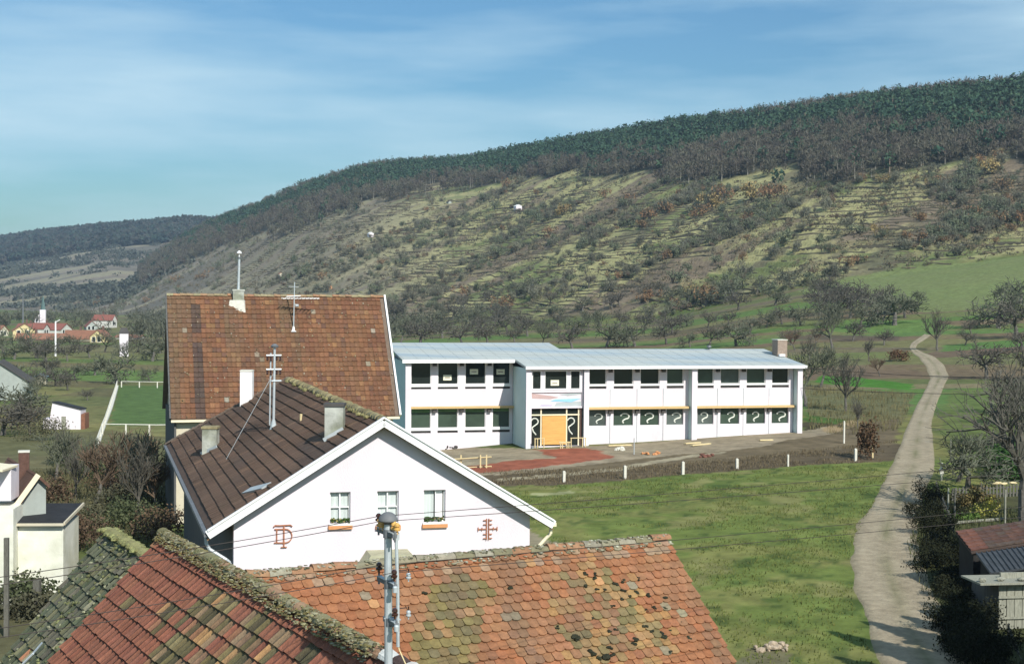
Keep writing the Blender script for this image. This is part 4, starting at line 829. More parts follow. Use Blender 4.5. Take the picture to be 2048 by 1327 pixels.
lo = [(x, y, z - .14) for x, y, z in q]; mb.add(q + lo, [(0, 3, 2, 1), (0, 4, 5, 3), (3, 5, 2), (6, 7, 8, 9), (6, 9, 11, 10), (9, 8, 11), (0, 1, 7, 6), (4, 0, 6, 10), (1, 2, 8, 7), (5, 4, 10, 11), (2, 5, 11, 8)])
roofH = mb.build('roof', mat('brown_roof_base', (.085, .055, .04), .9, .2, 3), house)
hw_ = RS - ES0; hh_ = RZ - EZ; sl = math.hypot(hw_, hh_)
dnL = np.array([*(-Hs.e * hw_ / sl), -hh_ / sl]); nL = U3(np.cross(dnL, [*Hs.n, 0])); nL *= np.sign(nL[2]); dnR = np.array([*(Hs.e * hw_ / sl), -hh_ / sl]); nR = U3(np.cross(dnR, [*Hs.n, 0])); nR *= np.sign(nR[2]); eH = np.array([*Hs.n, 0])
def colH(s, t, r, c):
    a = float(fbm(s * .3, t * .9, 111, 3)); c0 = mixc((.125, .078, .052), (.165, .10, .065), max(0, min(1, (a - .3) * 2.5)))
    if rnd.random() < .05: c0 = (.20, .12, .075)
    b = float(fbm(s * .12 + 3, t * 1.1, 112, 2)); c0 = mixc(c0, (.075, .055, .045), max(0, min(.7, (b - .56) * 5)))
    return vary(c0, rnd, .10, .03)
mb = MB(); tile_field(mb, np.array(Hs.p(RS, D0, RZ)) + nL * .015, eH, dnL, nL, DE - D0, sl + .06, .30, .388, 'flat', colH, rnd, .055, clip=lambda s, t: s < (DR - D0) + (DE - DR) * t / sl - .1, jit=.012)
mb.build('roof_tiles', M_attr, roofH)
mb = MB(); tile_field(mb, np.array(Hs.p(RS, D0, RZ)) + nR * .015, eH, dnR, nR, DR - D0, sl + .06, .30, .388, 'flat', colH, rnd, .055, jit=.012)
mb.build('roof_tiles', M_attr, roofH)
mossy = lambda i: vary(mixc((.17, .15, .085), (.28, .24, .13), rnd.random()), rnd, .25)
mb = MB(); ridge_caps(mb, Hs.p(RS, D0 + .2, RZ), Hs.p(RS, DR, RZ), .16, .4, mossy, rnd, rough=.03); ridge_caps(mb, Hs.p(RS, DR, RZ), Hs.p(ES0, DE, EZ + .02), .13, .4, lambda i: vary((.16, .12, .09), rnd), rnd)
for k in range(170):
    t = rnd.random(); mb.col = vary((.20, .18, .08), rnd, .3); P = Hs.p(RS + rnd.uniform(-.25, .25), D0 + .3 + t * (DR - D0 - .4), RZ - .02); mb.blob(P, rnd.uniform(.05, .14), rnd.uniform(.05, .16), rnd.uniform(.04, .10), rnd, 5, 3)
mb.build('ridge_tiles', M_attr, roofH)
for s0 in (ES0 - .03, ES1 + .03):
    bar(Hs, Hs.p(RS, D0 - .05, RZ - .03), Hs.p(s0, D0 - .05, EZ - .05), .06, .26, M_white_paint, 'barge_board', house)
    bar(Hs, Hs.p(RS, D0 + .10, RZ - .19), Hs.p(s0, D0 + .10, EZ - .21), .24, .03, mat('brown_soffit_board', (.22, .12, .06), .8), 'soffit', house)
    bar(Hs, Hs.p(RS, D0 - .06, RZ + .10), Hs.p(s0, D0 - .06, EZ + .085), .14, .05, M_white_paint, 'verge_cap', house)
bar(Hs, Hs.p(ES0 - .07, D0, EZ - .06), Hs.p(ES0 - .07, DE, EZ - .06), .12, .11, M_galv_dark, 'gutter', house); bar(Hs, Hs.p(ES1 + .07, D0, EZ - .06), Hs.p(ES1 + .07, DR, EZ - .06), .12, .11, M_cream_paint, 'gutter', house)
MB().path([Hs.p(ES0 - .05, -.1, EZ - .08), Hs.p(ES0 - .04, -.1, EZ - .35), Hs.p(ES0 + .05, -.1, EZ - .52), Hs.p(-.22, -.1, EZ - .85), Hs.p(-.12, -.08, EZ - .95), Hs.p(-.11, -.08, .2)], .055, 8).build('downpipe', M_galv, house)
MB().path([Hs.p(ES1 + .05, -.1, EZ - .08), Hs.p(ES1 + .03, -.1, EZ - .38), Hs.p(ES1 - .12, -.1, EZ - .52), Hs.p(9.25, -.1, EZ - .83), Hs.p(9.11, -.1, EZ - .95), Hs.p(9.11, -.1, .2)], .055, 8).build('downpipe', M_cream_paint, house)
for i, (a, b, c, d) in enumerate(wh):
    w = MB(); t = .035
    Hs.box(w, a, a + t, .10, .16, c, d); Hs.box(w, b - t, b, .10, .16, c, d); Hs.box(w, a + t, b - t, .10, .16, d - t, d); Hs.box(w, a + t, b - t, .10, .16, c, c + t)
    if i < 2: Hs.box(w, (a + b) / 2 - .02, (a + b) / 2 + .02, .09, .16, c + t, d - t); Hs.box(w, a + t, (a + b) / 2 - .02, .10, .15, (c + d) / 2 - .015, (c + d) / 2 + .02); Hs.box(w, (a + b) / 2 + .02, b - t, .10, .15, (c + d) / 2 - .015, (c + d) / 2 + .02)
    else: Hs.box(w, a + (b - a) * .55, a + (b - a) * .58, .09, .16, c + t, d - t)
    w = w.build('window', M_white_paint, house)
    Hs.b(a, b, .22, .24, c, d).build('pane', M_glass, w)
    if i < 2: Hs.b(a + .05, b - .05, .19, .2, c + .1, d - .05).build('curtain', M_curtain, w)
    else:
        Hs.b(a + .05, a + (b - a) * .52, .19, .2, c + .1, d - .05).build('curtain', M_curtain, w)
        Hs.b(a + (b - a) * .60, b - .06, .17, .18, c + .05, d - .05).build('open_sash', M_white_paint, w)
    Hs.b(a - .03, b + .03, -.08, .1, c - .06, c - .005).build('sill', M_white_paint, w)
    Hs.b(a - .05, b + .05, -.10, -.003, c - .17, c - .065).build('brick_sill', M_brick_sill, w)
    if i != 1:
        mb = MB(); r_ = random.Random(i)
        for k in range(46):
            mb.col = vary((.05, .09, .025) if r_.random() < .8 else (.30, .25, .10), r_, .3); mb.blob(Hs.p(r_.uniform(a + .04, b - .04), r_.uniform(-.05, .06), c + r_.uniform(.02, .15)), .035, .035, .03, r_, 5, 3)
        mb.build('flower_box_plants', M_leaf, w)
# wrought emblem on the left: a T set through a D
mb = MB(); s0, z0 = 1.43, 4.63; y = -.03
def strip(pts, w_in, th=.03, d=y):
    for (a, b), (c, e_) in zip(pts[:-1], pts[1:]):
        w = w_in * .72; L_ = math.hypot(c - a, e_ - b); nx, nz = -(e_ - b) / L_ * w / 2, (c - a) / L_ * w / 2
        mb.hexa([Hs.p(a - nx, d - th, b - nz), Hs.p(a - nx, d, b - nz), Hs.p(c - nx, d, e_ - nz), Hs.p(c - nx, d - th, e_ - nz), Hs.p(a + nx, d - th, b + nz), Hs.p(a + nx, d, b + nz), Hs.p(c + nx, d, e_ + nz), Hs.p(c + nx, d - th, e_ + nz)])
strip([(s0 + .04, z0 - .04), (s0 + .04, z0 + .60)], .05); strip([(s0 - .27, z0 + .58), (s0 - .22, z0 + .63), (s0 - .1, z0 + .62), (s0 + .22, z0 + .63), (s0 + .29, z0 + .585)], .04); strip([(s0 - .05, z0 - .03), (s0 + .13, z0 - .03)], .035)
d2_ = -.028
strip([(s0 - .17, z0 + .11), (s0 - .17, z0 + .50)], .045, .025, d2_); strip([(s0 - .25, z0 + .11), (s0 + .08, z0 + .10)] + [(s0 + .08 + .20 * math.sin(t), z0 + .305 - .205 * math.cos(t)) for t in [i * math.pi / 9 for i in range(1, 10)]] + [(s0 - .24, z0 + .51)], .04, .025, d2_)
mb.build('monogram_emblem', M_rust_letter, house)
mb = MB(); s0, z0 = 7.70, 4.95   # cross of four F shapes
for k in (-1, 1):
    strip([(s0 + k * .035, z0 - .33), (s0 + k * .035, z0 + .33)], .032); 
    for zz in (.28, .15): strip([(s0 + k * .051, z0 + zz), (s0 + k * .14, z0 + zz)], .03, .028); strip([(s0 + k * .051, z0 - zz), (s0 + k * .14, z0 - zz)], .03, .028)
    strip([(s0 + k * .051, z0 + .012), (s0 + k * .30, z0 + .012)], .028, .026); strip([(s0 + k * .30, z0 - .05), (s0 + k * .30, z0 + .07)], .03, .024); strip([(s0 + k * .18, z0 - .04), (s0 + k * .18, z0 + .06)], .03, .022)
mb.build('cross_emblem', M_rust_letter, house)
mb = MB(); mb.hexa([Hs.p(3.15, -1.1, 3.2), Hs.p(5.9, -1.1, 3.2), Hs.p(5.9, -.004, 3.2), Hs.p(3.15, -.004, 3.2), Hs.p(3.95, -.75, 4.38), Hs.p(5.2, -.75, 4.38), Hs.p(5.2, -.004, 4.42), Hs.p(3.95, -.004, 4.42)]); Hs.box(mb, 3.4, 5.7, -1.0, -.004, -.4, 3.195)
mb.build('porch_hood', mat('mossy_plaster', (.36, .35, .24), .9, .18, 3, .3), house)
RH = Hs.p(RS, D0, RZ)
def stack(u0, v0, u1, v1, vtop, mt, name, capm=None, depth=.55, pot=False):
    A = on_plane(u0, v0, RH, nL); B = on_plane(u1, v1, RH, nL); Y = (A[1] + B[1]) / 2; wd = abs(u1 - u0) * Y / FPX; k = Y / FPX
    cx, cy = (A[0] + B[0]) / 2, Y + depth / 2; top = max(A[2], B[2]) + (min(v0, v1) - vtop) * k
    c = MB().hexa([(cx - wd / 2, cy - depth / 2, min(A[2], B[2]) - .5)] * 0 + [(cx + x * wd / 2, cy + y * depth / 2, z) for z in (min(A[2], B[2]) - .6, top) for x, y in ((-1, -1), (1, -1), (1, 1), (-1, 1))]).build('chimney', mt, house)
    if capm: MB().box((cx, cy, top + .04), wd * 1.12, depth * 1.15, .09).build('chimney_cap', capm, c)
    q0, q1 = A + np.array([-.02, -.03, 0]), B + np.array([.02, -.03, 0]); bar(None, q0 + [0, 0, .07], q1 + [0, 0, .07], .05, .16, M_lead, 'lead_flashing', c); return c
stack(649, 885, 686, 862, 812, M_chim_plaster, 'c', M_slit)
stack(404, 911, 433, 897, 858, M_chim_plaster, 'c', mat('mossy_cap', (.26, .22, .12), .9, .3, 5))
Pc = np.array(Hs.p(3.2, 22.6, 7.0)); kc = Pc[1] / FPX; tp = at_depth(494, 742, Pc[1]); Pc[0] = tp[0]; cw = MB().box((Pc[0], Pc[1], (6.6 + tp[2]) / 2), 24 * kc, .6, tp[2] - 6.6, .05).build('chimney', M_chim_white, house); MB().box((Pc[0], Pc[1], tp[2] + .03), 25 * kc, .64, .06, .05).build('chimney_cap', M_concrete, cw)
P = on_plane(545, 968, RH, nL); Q_ = on_plane(505, 978, RH, nL); MB().hexa([P + nL * .03, Q_ + nL * .03, Q_ + dnL * .34 + nL * .03, P + dnL * .34 + nL * .03, P + nL * .09, Q_ + nL * .09, Q_ + dnL * .34 + nL * .09, P + dnL * .34 + nL * .09]).build('skylight', M_lead, house)
P = on_plane(601, 845, RH, nL); MB().tube(P, P + [0.02, 0, .32], .03, .05).build('vent_pipe', M_raw_wood, house)
# service mast on the house roof
P = on_plane(547, 855, RH, nL); k = P[1] / FPX; ms = empty('roof_service_mast', P, 'slim double-tube electricity mast with crossarms rising from the brown roof', 'mast')
MB().tube(P - [0, 0, .2], P + [0.03, 0, 163 * k], .05, .045).build('pole', M_galv, ms); MB().tube(P + [-.14, -.02, .1], P + [-.11, -.02, 150 * k], .03).build('pole', M_galv, ms)
MB().lathe(tuple(P + [0, 0, -.25]), [(.3, 0), (.15, .2), (.06, .55)], 10).build('mast_collar', M_lead, ms)
for hz in (145, 117, 94):
    mb = MB(); mb.tube(P + [-14 * k if hz > 94 else -4 * k, -.1, hz * k], P + [14 * k, .1, hz * k], .035); arm = mb.build('crossarm', M_galv, ms)
    if hz > 94:
        for x in (-12, -5, 5, 12): MB().lathe(tuple(P + [x * k, (-.08 if x < 0 else .08), hz * k - .20]), [(.03, 0), (.05, .05), (.03, .09), (.05, .13), (.02, .18)], 8).build('insulator', M_brown_glaze, arm)
MB().lathe(tuple(P + [.03, 0, 163 * k]), [(.12, -.05), (.15, .02), (.05, .1)], 10).build('cap', M_galv_dark, ms)
Q_ = on_plane(450, 922, RH, nL); tag(MB().tube(P + [0, 0, 110 * k], Q_, .009, n=5).build('guy_wire', M_lead), 'thin stay wire running from the roof mast down to the brown tiles', 'wire')
# ------------------------------------------------------------------ near house with the two big tiled roofs (seen from above)
GA = math.radians(28.8)
eA = np.array([math.cos(GA), math.sin(GA), 0]); dA = np.array([math.sin(GA), -math.cos(GA), 0]); eB = np.array([-math.sin(GA), math.cos(GA), 0]); dB = np.array([-math.cos(GA), -math.sin(GA), 0])
AR = np.array([2.98, 26.9, 7.5]); BF = np.array([-6.54, 26.78, 7.5])
la = np.dot(AR - BF, -eA) ; 
Lb = 15.5; BN = BF - eB * Lb                       # near end of the left ridge
tA = .80 if False else .895; tB = 1.05; runA, runB = 6.6, 4.6
AL = AR - eA * (np.dot(AR - BF, eA))              # where the right ridge meets the left one
near = empty('tiled_house', ((AR + AL) / 2)[:2].tolist() + [.2], 'near house under large orange and red tiled roofs with a mossy ridge', 'house')
def plank(P, Q, R_, S_, th, name, mt, par):
    n = U3(np.cross(Q - P, S_ - P)); n = n if n[2] > 0 else -n
    return MB().hexa([P - n * th, Q - n * th, R_ - n * th, S_ - n * th, P, Q, R_, S_]).build(name, mt, par)
dn3A = U3(dA - [0, 0, tA]); n3A = U3(np.cross(eA, -dn3A)); n3A = n3A * np.sign(n3A[2]); dn3B = U3(dB - [0, 0, tB]); n3B = U3(np.cross(eB, dn3B)); n3B = n3B * np.sign(n3B[2])
slA = runA * math.hypot(1, tA); slB = runB * math.hypot(1, tB); M_base = mat('roof_lath', (.07, .05, .04), .9)
r1 = plank(AL, AR, AR + dn3A * slA, AL + dn3A * slA, .12, 'roof', M_base, near)
r2 = plank(BF, BN, BN + dn3B * slB, BF + dn3B * slB, .12, 'roof', M_base, near)
bk = U3(-dA - [0, 0, tA]); plank(AL + [0, 0, -.01], AR + [0, 0, -.01], AR + bk * slA * .75, AL + bk * slA * .75, .1, 'roof', mat('rear_tiles', (.30, .13, .07), .9, .25, 5), near)
bk2 = U3(-dB - [0, 0, tA]); plank(BF + [0, 0, -.01], BN + [0, 0, -.01], BN + bk2 * 3.4, BF + bk2 * 3.4, .1, 'roof', MATS['rear_tiles'], near)
def A_loc(u, v): P = on_plane(u, v, AR, n3A); return np.dot(P - AL, eA), np.dot(P - AL, dn3A)
def B_loc(u, v): P = on_plane(u, v, BF, n3B); return np.dot(P - BF, -eB), np.dot(P - BF, dn3B)
pa = [A_loc(*p) + (r,) for *p, r in [(905, 1240, .75), (890, 1300, .8), (955, 1200, .45), (930, 1180, .35)]]; pb_ = [A_loc(*p) + (r,) for *p, r in [(1180, 1180, .8), (1230, 1215, 1.0), (1260, 1260, 1.0), (1200, 1290, 1.1), (1150, 1230, .7), (1290, 1300, .8)]]
def colA(s, t, r, c):
    k = rnd.random(); c0 = mixc((.262, .108, .050), (.29, .128, .060), rnd.random())
    n_ = float(fbm(s * 1.1, t * 1.1, 131, 3)); 
    if n_ > .60: c0 = mixc(c0, (.26, .14, .075), .55)
    p1 = max([max(0, 1 - math.hypot(s - a, t - b) / q) for a, b, q in pa]); p2 = max([max(0, 1 - math.hypot(s - a, (t - b)) / q) for a, b, q in pb_])
    if p1 > .25 * rnd.random() + .12: c0 = rnd.choice([(.15, .12, .048), (.19, .15, .058), (.17, .12, .055), (.14, .115, .06), (.24, .145, .07)])
    elif p2 > rnd.random() * .9: c0 = rnd.choice([(.30, .165, .068), (.27, .165, .075), (.20, .15, .068), (.17, .135, .06), (.31, .185, .075), (.29, .13, .06)])
    elif k < .03: c0 = (.24, .20, .13)
    if t < .45 and rnd.random() < .35: c0 = mixc(c0, (.28, .25, .18), .5)
    if k > .985: c0 = (.38, .21, .10)
    c0 = mixc(c0, (.14, .10, .065), max(0, min(.55, (float(fbm(s * 2.2, t * .6, 133, 3)) - .52) * 3)))
    return vary(c0, rnd, .10, .05)
mb = MB(); lenA = np.linalg.norm(AR - AL); tile_field(mb, AL + n3A * .02, eA, dn3A, n3A, lenA, slA, .182, .178, 'beaver', colA, rnd, .040, clip=lambda s, t: s > t * .0 - .2, jit=.008)
r_ = random.Random(8)   # cushions of dark moss
spots = [(1170, 1150), (1187, 1151), (1168, 1175), (1191, 1180), (1187, 1159), (1244, 1164), (1276, 1160), (1229, 1170), (1206, 1182), (1245, 1184), (1271, 1188), (1295, 1192), (1242, 1199), (1259, 1196), (1224, 1217), (1328, 1200), (1306, 1219), (1328, 1221), (1291, 1224), (1182, 1241), (1112, 1257), (1149, 1277), (1231, 1263), (1217, 1264), (1289, 1258), (1302, 1267), (1321, 1270), (1325, 1276), (1339, 1266), (1376, 1278), (1360, 1249), (1269, 1282), (1218, 1299), (1184, 1308), (1194, 1318), (1212, 1317), (1180, 1306), (1338, 1306), (1146, 1278), (846, 1187), (1018, 1176), (1223, 1310), (1266, 1290)]
for u, v in spots:
    P = on_plane(u, v, AR, n3A) + n3A * .05; mb.col = vary((.022, .024, .012), r_, .3); s_b = r_.uniform(.022, .05) * (1.6 if (u, v) in ((1149, 1277), (1194, 1318), (1212, 1317)) else 1)
    for q in range(3): mb.blob(P + eA * r_.uniform(-.03, .03) + dn3A * r_.uniform(-.03, .03), s_b, s_b, s_b * .7, r_, 6, 4)
mb.build('roof_tiles', M_attr, r1)
mossB = [B_loc(*p) + (r,) for *p, r in [(330, 1235, .35), (310, 1265, .4), (380, 1245, .6), (430, 1265, .8), (480, 1290, .8), (400, 1300, 1.0), (350, 1320, .9), (540, 1315, .6), (250, 1250, .25), (470, 1327, 1.0), (600, 1340, .7)]]
def colBr(s, t, r, c):
    c0 = mixc((.190, .072, .045), (.222, .088, .052), rnd.random()); m_ = max([max(0, 1 - math.hypot((s - a) * .8, t - b) / q) for a, b, q in mossB]); n_ = float(fbm(s * 1.5, t * 1.5, 141, 3))
    m_ = max(m_, sst(t + s * .12, 2.9, 3.6) * .9)
    if m_ + (n_ - .5) * 1.2 > .30 + .3 * rnd.random(): c0 = rnd.choice([(.13, .105, .045), (.17, .14, .065), (.10, .08, .038), (.33, .19, .085), (.22, .11, .06), (.20, .14, .08), (.11, .09, .042), (.07, .06, .032), (.19, .12, .07)])
    return vary(c0, rnd, .14, .05)
mb = MB(); tile_field(mb, BF + n3B * .02, -eB, dn3B, n3B, Lb, slB, .215, .30, 'pan', colBr, rnd, .045, jit=.009); mb.build('roof_tiles', M_attr, r2)
lich = lambda i: vary(rnd.choice([(.20, .17, .09), (.26, .23, .14), (.16, .15, .07), (.28, .17, .10), (.22, .20, .11)]), rnd, .2)
mb = MB(); ridge_caps(mb, BF + eB * .08 + [0, 0, .03], BF - eB * 10.3 + [0, 0, .03], .115, .29, lich, rnd, .03, .022)
for k in range(2600):
    t = rnd.random() * 10.2; o_ = rnd.choice([-1, 1]) * rnd.random() ** .7 * .22; mb.col = vary(rnd.choice([(.15, .135, .055), (.23, .21, .11), (.095, .085, .04), (.30, .28, .18), (.19, .155, .055), (.17, .11, .055), (.13, .12, .055)]), rnd, .2); P = BF - eB * t + dB * o_ + np.array([0, 0, (.03 + .098 * math.sqrt(max(0, 1 - (o_ / .115) ** 2)) if abs(o_) < .105 else .165 - abs(o_))]); mb.blob(P, rnd.uniform(.012, .048), rnd.uniform(.012, .048), rnd.uniform(.006, .018), rnd, 5, 3)
mb.build('ridge_tiles', M_attr, r2)
mb = MB(); ridge_caps(mb, BF - eB * 10.4 + [0, 0, .04], BF - eB * Lb + [0, 0, .04], .12, .36, lambda i: [(.62, .62, .58), (.07, .045, .04), (.55, .54, .50), (.30, .28, .2)][i % 4], rnd, .0, .01); mb.build('patched_ridge_tiles', M_attr, r2)
mb = MB(); j0 = np.dot(AL - AL, eA); ridge_caps(mb, AL + eA * .15 + [0, 0, .01], AR + [0, 0, .01], .11, .36, lambda i: vary(rnd.choice([(.28, .16, .09), (.22, .20, .13), (.20, .18, .11), (.30, .16, .09), (.26, .24, .18)]), rnd, .15), rnd, .03, .02)
for k in range(520):
    t = rnd.random() * lenA; o_ = rnd.choice([rnd.uniform(.06, .17), rnd.uniform(-.10, .10)]); mb.col = vary(rnd.choice([(.18, .18, .11), (.28, .27, .19), (.10, .10, .06), (.34, .33, .25), (.22, .17, .10)]), rnd, .2); P = AL + eA * t + dA * o_ + np.array([0, 0, (.06 - o_ * .7) if o_ > .1 else .01 + .094 * math.sqrt(max(0, 1 - (o_ / .11) ** 2))]); mb.blob(P, rnd.uniform(.012, .055), rnd.uniform(.012, .035), rnd.uniform(.008, .02), rnd, 5, 3)
mb.build('ridge_tiles', M_attr, r1)
for a_w, nm in ((AR - eA * .35, 'gable_wall'),):
    q = lambda o_, z: tuple(a_w[:2] + dA[:2] * o_) + (z,); q2 = lambda o_, z: tuple(a_w[:2] - eA[:2] * .3 + dA[:2] * o_) + (z,)
    MB().add([q(6, 1.9), q(-4.5, 2.5), q(0, 7.25), q(6, -.5), q(-4.5, -.5), q2(6, 1.9), q2(-4.5, 2.5), q2(0, 7.25), q2(6, -.5), q2(-4.5, -.5)], [(0, 2, 1, 4, 3), (5, 8, 9, 6, 7), (0, 3, 8, 5), (1, 6, 9, 4), (0, 5, 7, 2), (2, 7, 6, 1)]).build(nm, M_beige, near)
a_w = BF - eB * .35; q = lambda o_, z, k=0: tuple(a_w[:2] + dB[:2] * o_ - eB[:2] * k) + (z,)
MB().add([q(4.3, 2.6), q(-3.5, 3.3), q(0, 7.25), q(4.3, -.5), q(-3.5, -.5), q(4.3, 2.6, .3), q(-3.5, 3.3, .3), q(0, 7.25, .3), q(4.3, -.5, .3), q(-3.5, -.5, .3)], [(0, 1, 2), (0, 3, 4, 1), (5, 7, 6), (5, 6, 9, 8), (0, 2, 7, 5), (2, 1, 6, 7), (1, 4, 9, 6), (0, 5, 8, 3)]).build('gable_wall', M_beige, near)
mb = MB(); P0 = BF + dB * 4.2 - eB * .4; P1 = BN + dB * 4.2; nB2 = -dB * .3; mb.hexa([np.array([*P[:2], -.5]) for P in (P0, P1, P1 + nB2, P0 + nB2)] + [np.array([*P[:2], 2.9]) for P in (P0, P1, P1 + nB2, P0 + nB2)]); mb.build('side_wall', M_beige, near)
mb = MB(); P0 = AR + dA * 6.2 - eA * .7; P1 = AL + dA * 6.2; nB2 = -dA * .3; mb.hexa([np.array([*P[:2], -.5]) for P in (P1, P0, P0 + nB2, P1 + nB2)] + [np.array([*P[:2], 1.75]) for P in (P1, P0, P0 + nB2, P1 + nB2)]); mb.build('side_wall', M_beige, near)
# mossy roof of the barn behind the left gable
CF = at_height(215, 1064, 6.3); tC = 1.2; dn3C = U3(dB - [0, 0, tC]); n3C = U3(np.cross(eB, dn3C)); n3C *= np.sign(n3C[2]); LC = 4.6; CN = CF - eB * LC; slC = 6.4
cb = empty('mossy_barn', (CF[0], CF[1] - 2, .0), 'small barn with a dark moss-covered tiled roof behind the red gable', 'barn')
r3 = plank(CF, CN, CN + dn3C * slC, CF + dn3C * slC, .12, 'roof', M_base, cb); plank(CF + [0, 0, -.01], CN + [0, 0, -.01], CN + U3(-dB - [0, 0, .9]) * 3, CF + U3(-dB - [0, 0, .9]) * 3, .12, 'roof', mat('mossy_rear', (.14, .14, .08), .9, .3, 4), cb)
def colC(s, t, r, c):
    c0 = rnd.choice([(.085, .095, .052), (.10, .105, .065), (.075, .085, .05), (.12, .12, .075), (.11, .10, .07), (.15, .14, .075)])
    if r == 9 and c == 4: c0 = (.38, .17, .09)
    if rnd.random() < .03: c0 = (.22, .20, .13)
    return vary(c0, rnd, .2)
mb = MB(); tile_field(mb, CF + n3C * .02, -eB, dn3C, n3C, LC, slC, .30, .34, 'pan', colC, rnd, .06, jit=.03)
for k in range(500):
    s_, t_ = rnd.random() * LC, rnd.random() ** 1.6 * slC; mb.col = vary(rnd.choice([(.11, .12, .05), (.16, .17, .07), (.07, .075, .04), (.24, .24, .15)]), rnd, .25); P = CF - eB * s_ + dn3C * t_ + n3C * .06; mb.blob(P, rnd.uniform(.03, .09), rnd.uniform(.03, .09), rnd.uniform(.02, .05), rnd, 5, 3)
mb.build('roof_tiles', M_attr, r3)
mb = MB(); ridge_caps(mb, CF + [0, 0, .02], CN + [0, 0, .02], .14, .36, lambda i: vary((.22, .21, .09), rnd, .25), rnd, .03, .03)
for k in range(120): mb.col = vary((.20, .20, .08), rnd, .3); P = CF - eB * rnd.random() * LC + dB * rnd.uniform(-.2, .2) + [0, 0, .08]; mb.blob(P, .08, .08, .05, rnd, 5, 3)
mb.build('ridge_tiles', M_attr, r3)
a_w = CF - eB * .3; q = lambda o_, z, k=0: tuple(a_w[:2] + dB[:2] * o_ - eB[:2] * k) + (z,)
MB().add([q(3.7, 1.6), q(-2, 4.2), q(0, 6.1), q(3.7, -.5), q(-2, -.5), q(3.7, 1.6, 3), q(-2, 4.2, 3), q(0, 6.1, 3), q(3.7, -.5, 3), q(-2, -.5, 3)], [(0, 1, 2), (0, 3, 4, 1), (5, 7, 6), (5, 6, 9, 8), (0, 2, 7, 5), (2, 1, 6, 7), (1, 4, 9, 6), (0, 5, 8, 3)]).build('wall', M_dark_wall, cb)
P0, P1 = at_depth(66, 1306, 27), at_depth(84, 1285, 28.5); MB().path([at_depth(45, 1327, 27), P0, P1], .022).build('gutter_bracket', M_galv, cb)

# ------------------------------------------------------------------ steel electricity mast in the foreground
PD = 17.0; P = at_depth(776, 1040, PD); zt_ = P[2]; px = P[0]; kk = PD / FPX
pole = empty('electricity_mast', (px, PD, 6.2), 'grey steel electricity mast with domed cap and brown insulators in the foreground', 'mast')
xb = at_depth(781, 1300, PD)[0] - px
MB().tube((px + xb, PD, 5.2), (px, PD, zt_ - .02), .052, .047, 14).build('pole', M_galv, pole, smooth=False)
MB().lathe((px, PD, zt_ - .03), [(.045, -.02), (.06, .02), (.118, .022), (.118, .04), (.105, .075), (.08, .105), (.048, .125), (.012, .134)], 20).build('cap', M_cap, pole, smooth=True)
x2 = at_depth(792, 1070, PD - .12)[0]; x3 = at_depth(796, 1290, PD - .12)[0]; z_ = lambda v: at_depth(780, v, PD - .12)[2]
MB().path([(x2, PD - .12, z_(1066)), (x2 + .01, PD - .12, z_(1110)), ((x2 + x3) / 2 + .01, PD - .12, z_(1190)), (x3, PD - .12, z_(1292))], .021, 8).build('cable_conduit', M_galv, pole)
MB().path([(x3, PD - .12, z_(1290)), (x3 + .02, PD - .12, z_(1300)), (x3 + .12, PD - .15, z_(1335))], .008, 6).build('cable', M_raw_wood, pole)
MB().box((x2, PD - .1, z_(1072)), .07, .07, .09, .3).build('clamp', M_galv, pole); MB().tube((px - .06 + xb * .6, PD - .02, z_(1240)), (x3 + .03, PD - .12, z_(1238)), .01).build('clamp', M_galv, pole)
armd = U3([.30, -.62, 0])
def insul(c, par, sc=1.0, mt=None): MB().lathe(tuple(c), [(.012 * sc, -.075 * sc), (.012 * sc, -.03 * sc), (.040 * sc, -.028 * sc), (.045 * sc, -.005 * sc), (.022 * sc, .012 * sc), (.024 * sc, .02 * sc), (.038 * sc, .026 * sc), (.036 * sc, .05 * sc), (.018 * sc, .07 * sc)], 12).build('insulator', mt or M_brown_glaze, par, smooth=False)
anch = []
for lv, (v, la_, lb_, heads) in enumerate([(1066, -.33, .22, (-.33, )), (1166, -.35, .20, (-.35, .16)), (1242, -.16, .22, (.16,))]):
    zc = at_depth(776, v, PD)[2]; c0 = np.array([px + xb * (v - 1040) / 260, PD, zc]); arm = bar(None, c0 + armd * la_ + [0, 0, .0], c0 + armd * lb_, .055, .05, M_galv_dark, 'crossarm', pole)
    bar(None, c0 + armd * la_ + [0, 0, .031], c0 + armd * lb_ + [0, 0, .031], .065, .008, M_galv, 'arm_plate', arm)
    for o_ in (la_, lb_): q = c0 + armd * o_; MB().tube(q + [0, 0, -.07], q + [0, 0, .06], .013).build('bolt', M_galv_dark, arm)
    MB().tube(c0 + [0, 0, -.05], c0 + [0, 0, .05], .062, .062, 12).build('collar', M_galv_dark, arm)
    for h in heads: q = c0 + armd * h + np.array([0, 0, .13]); insul(q, arm, .95); anch.append(q + [0, 0, .03])
    if lv == 0:
        for o_, sc in ((-.20, .95), (-.10, .9), (.07, 1.0), (.17, .95)):
            q = c0 + armd * o_ + np.array([-.03 if o_ < 0 else .045, 0, .085]); insul(q, arm, sc, M_yellow_glaze); anch.append(q + [0, 0, .03])
    else: q = c0 + armd * lb_; MB().lathe(tuple(q + [0, -.02, -.04]), [(.015, -.03), (.03, -.025), (.03, .035), (.02, .05)], 10).build('end_fitting', M_galv, arm)
def wire(name, label, pts, sag, r=.0048, group=None, mt=M_wire):
    mb = MB(); W = []
    for a, b in zip(pts[:-1], pts[1:]):
        a = np.array(a, float); b = np.array(b, float); n = 14
        for i in range(n): t = i / n; W.append(a * (1 - t) + b * t - [0, 0, sag * 4 * t * (1 - t)])
    W.append(np.array(pts[-1], float)); mb.path(W, r, 5); return tag(mb.build(name, mt), label, 'wire', group)
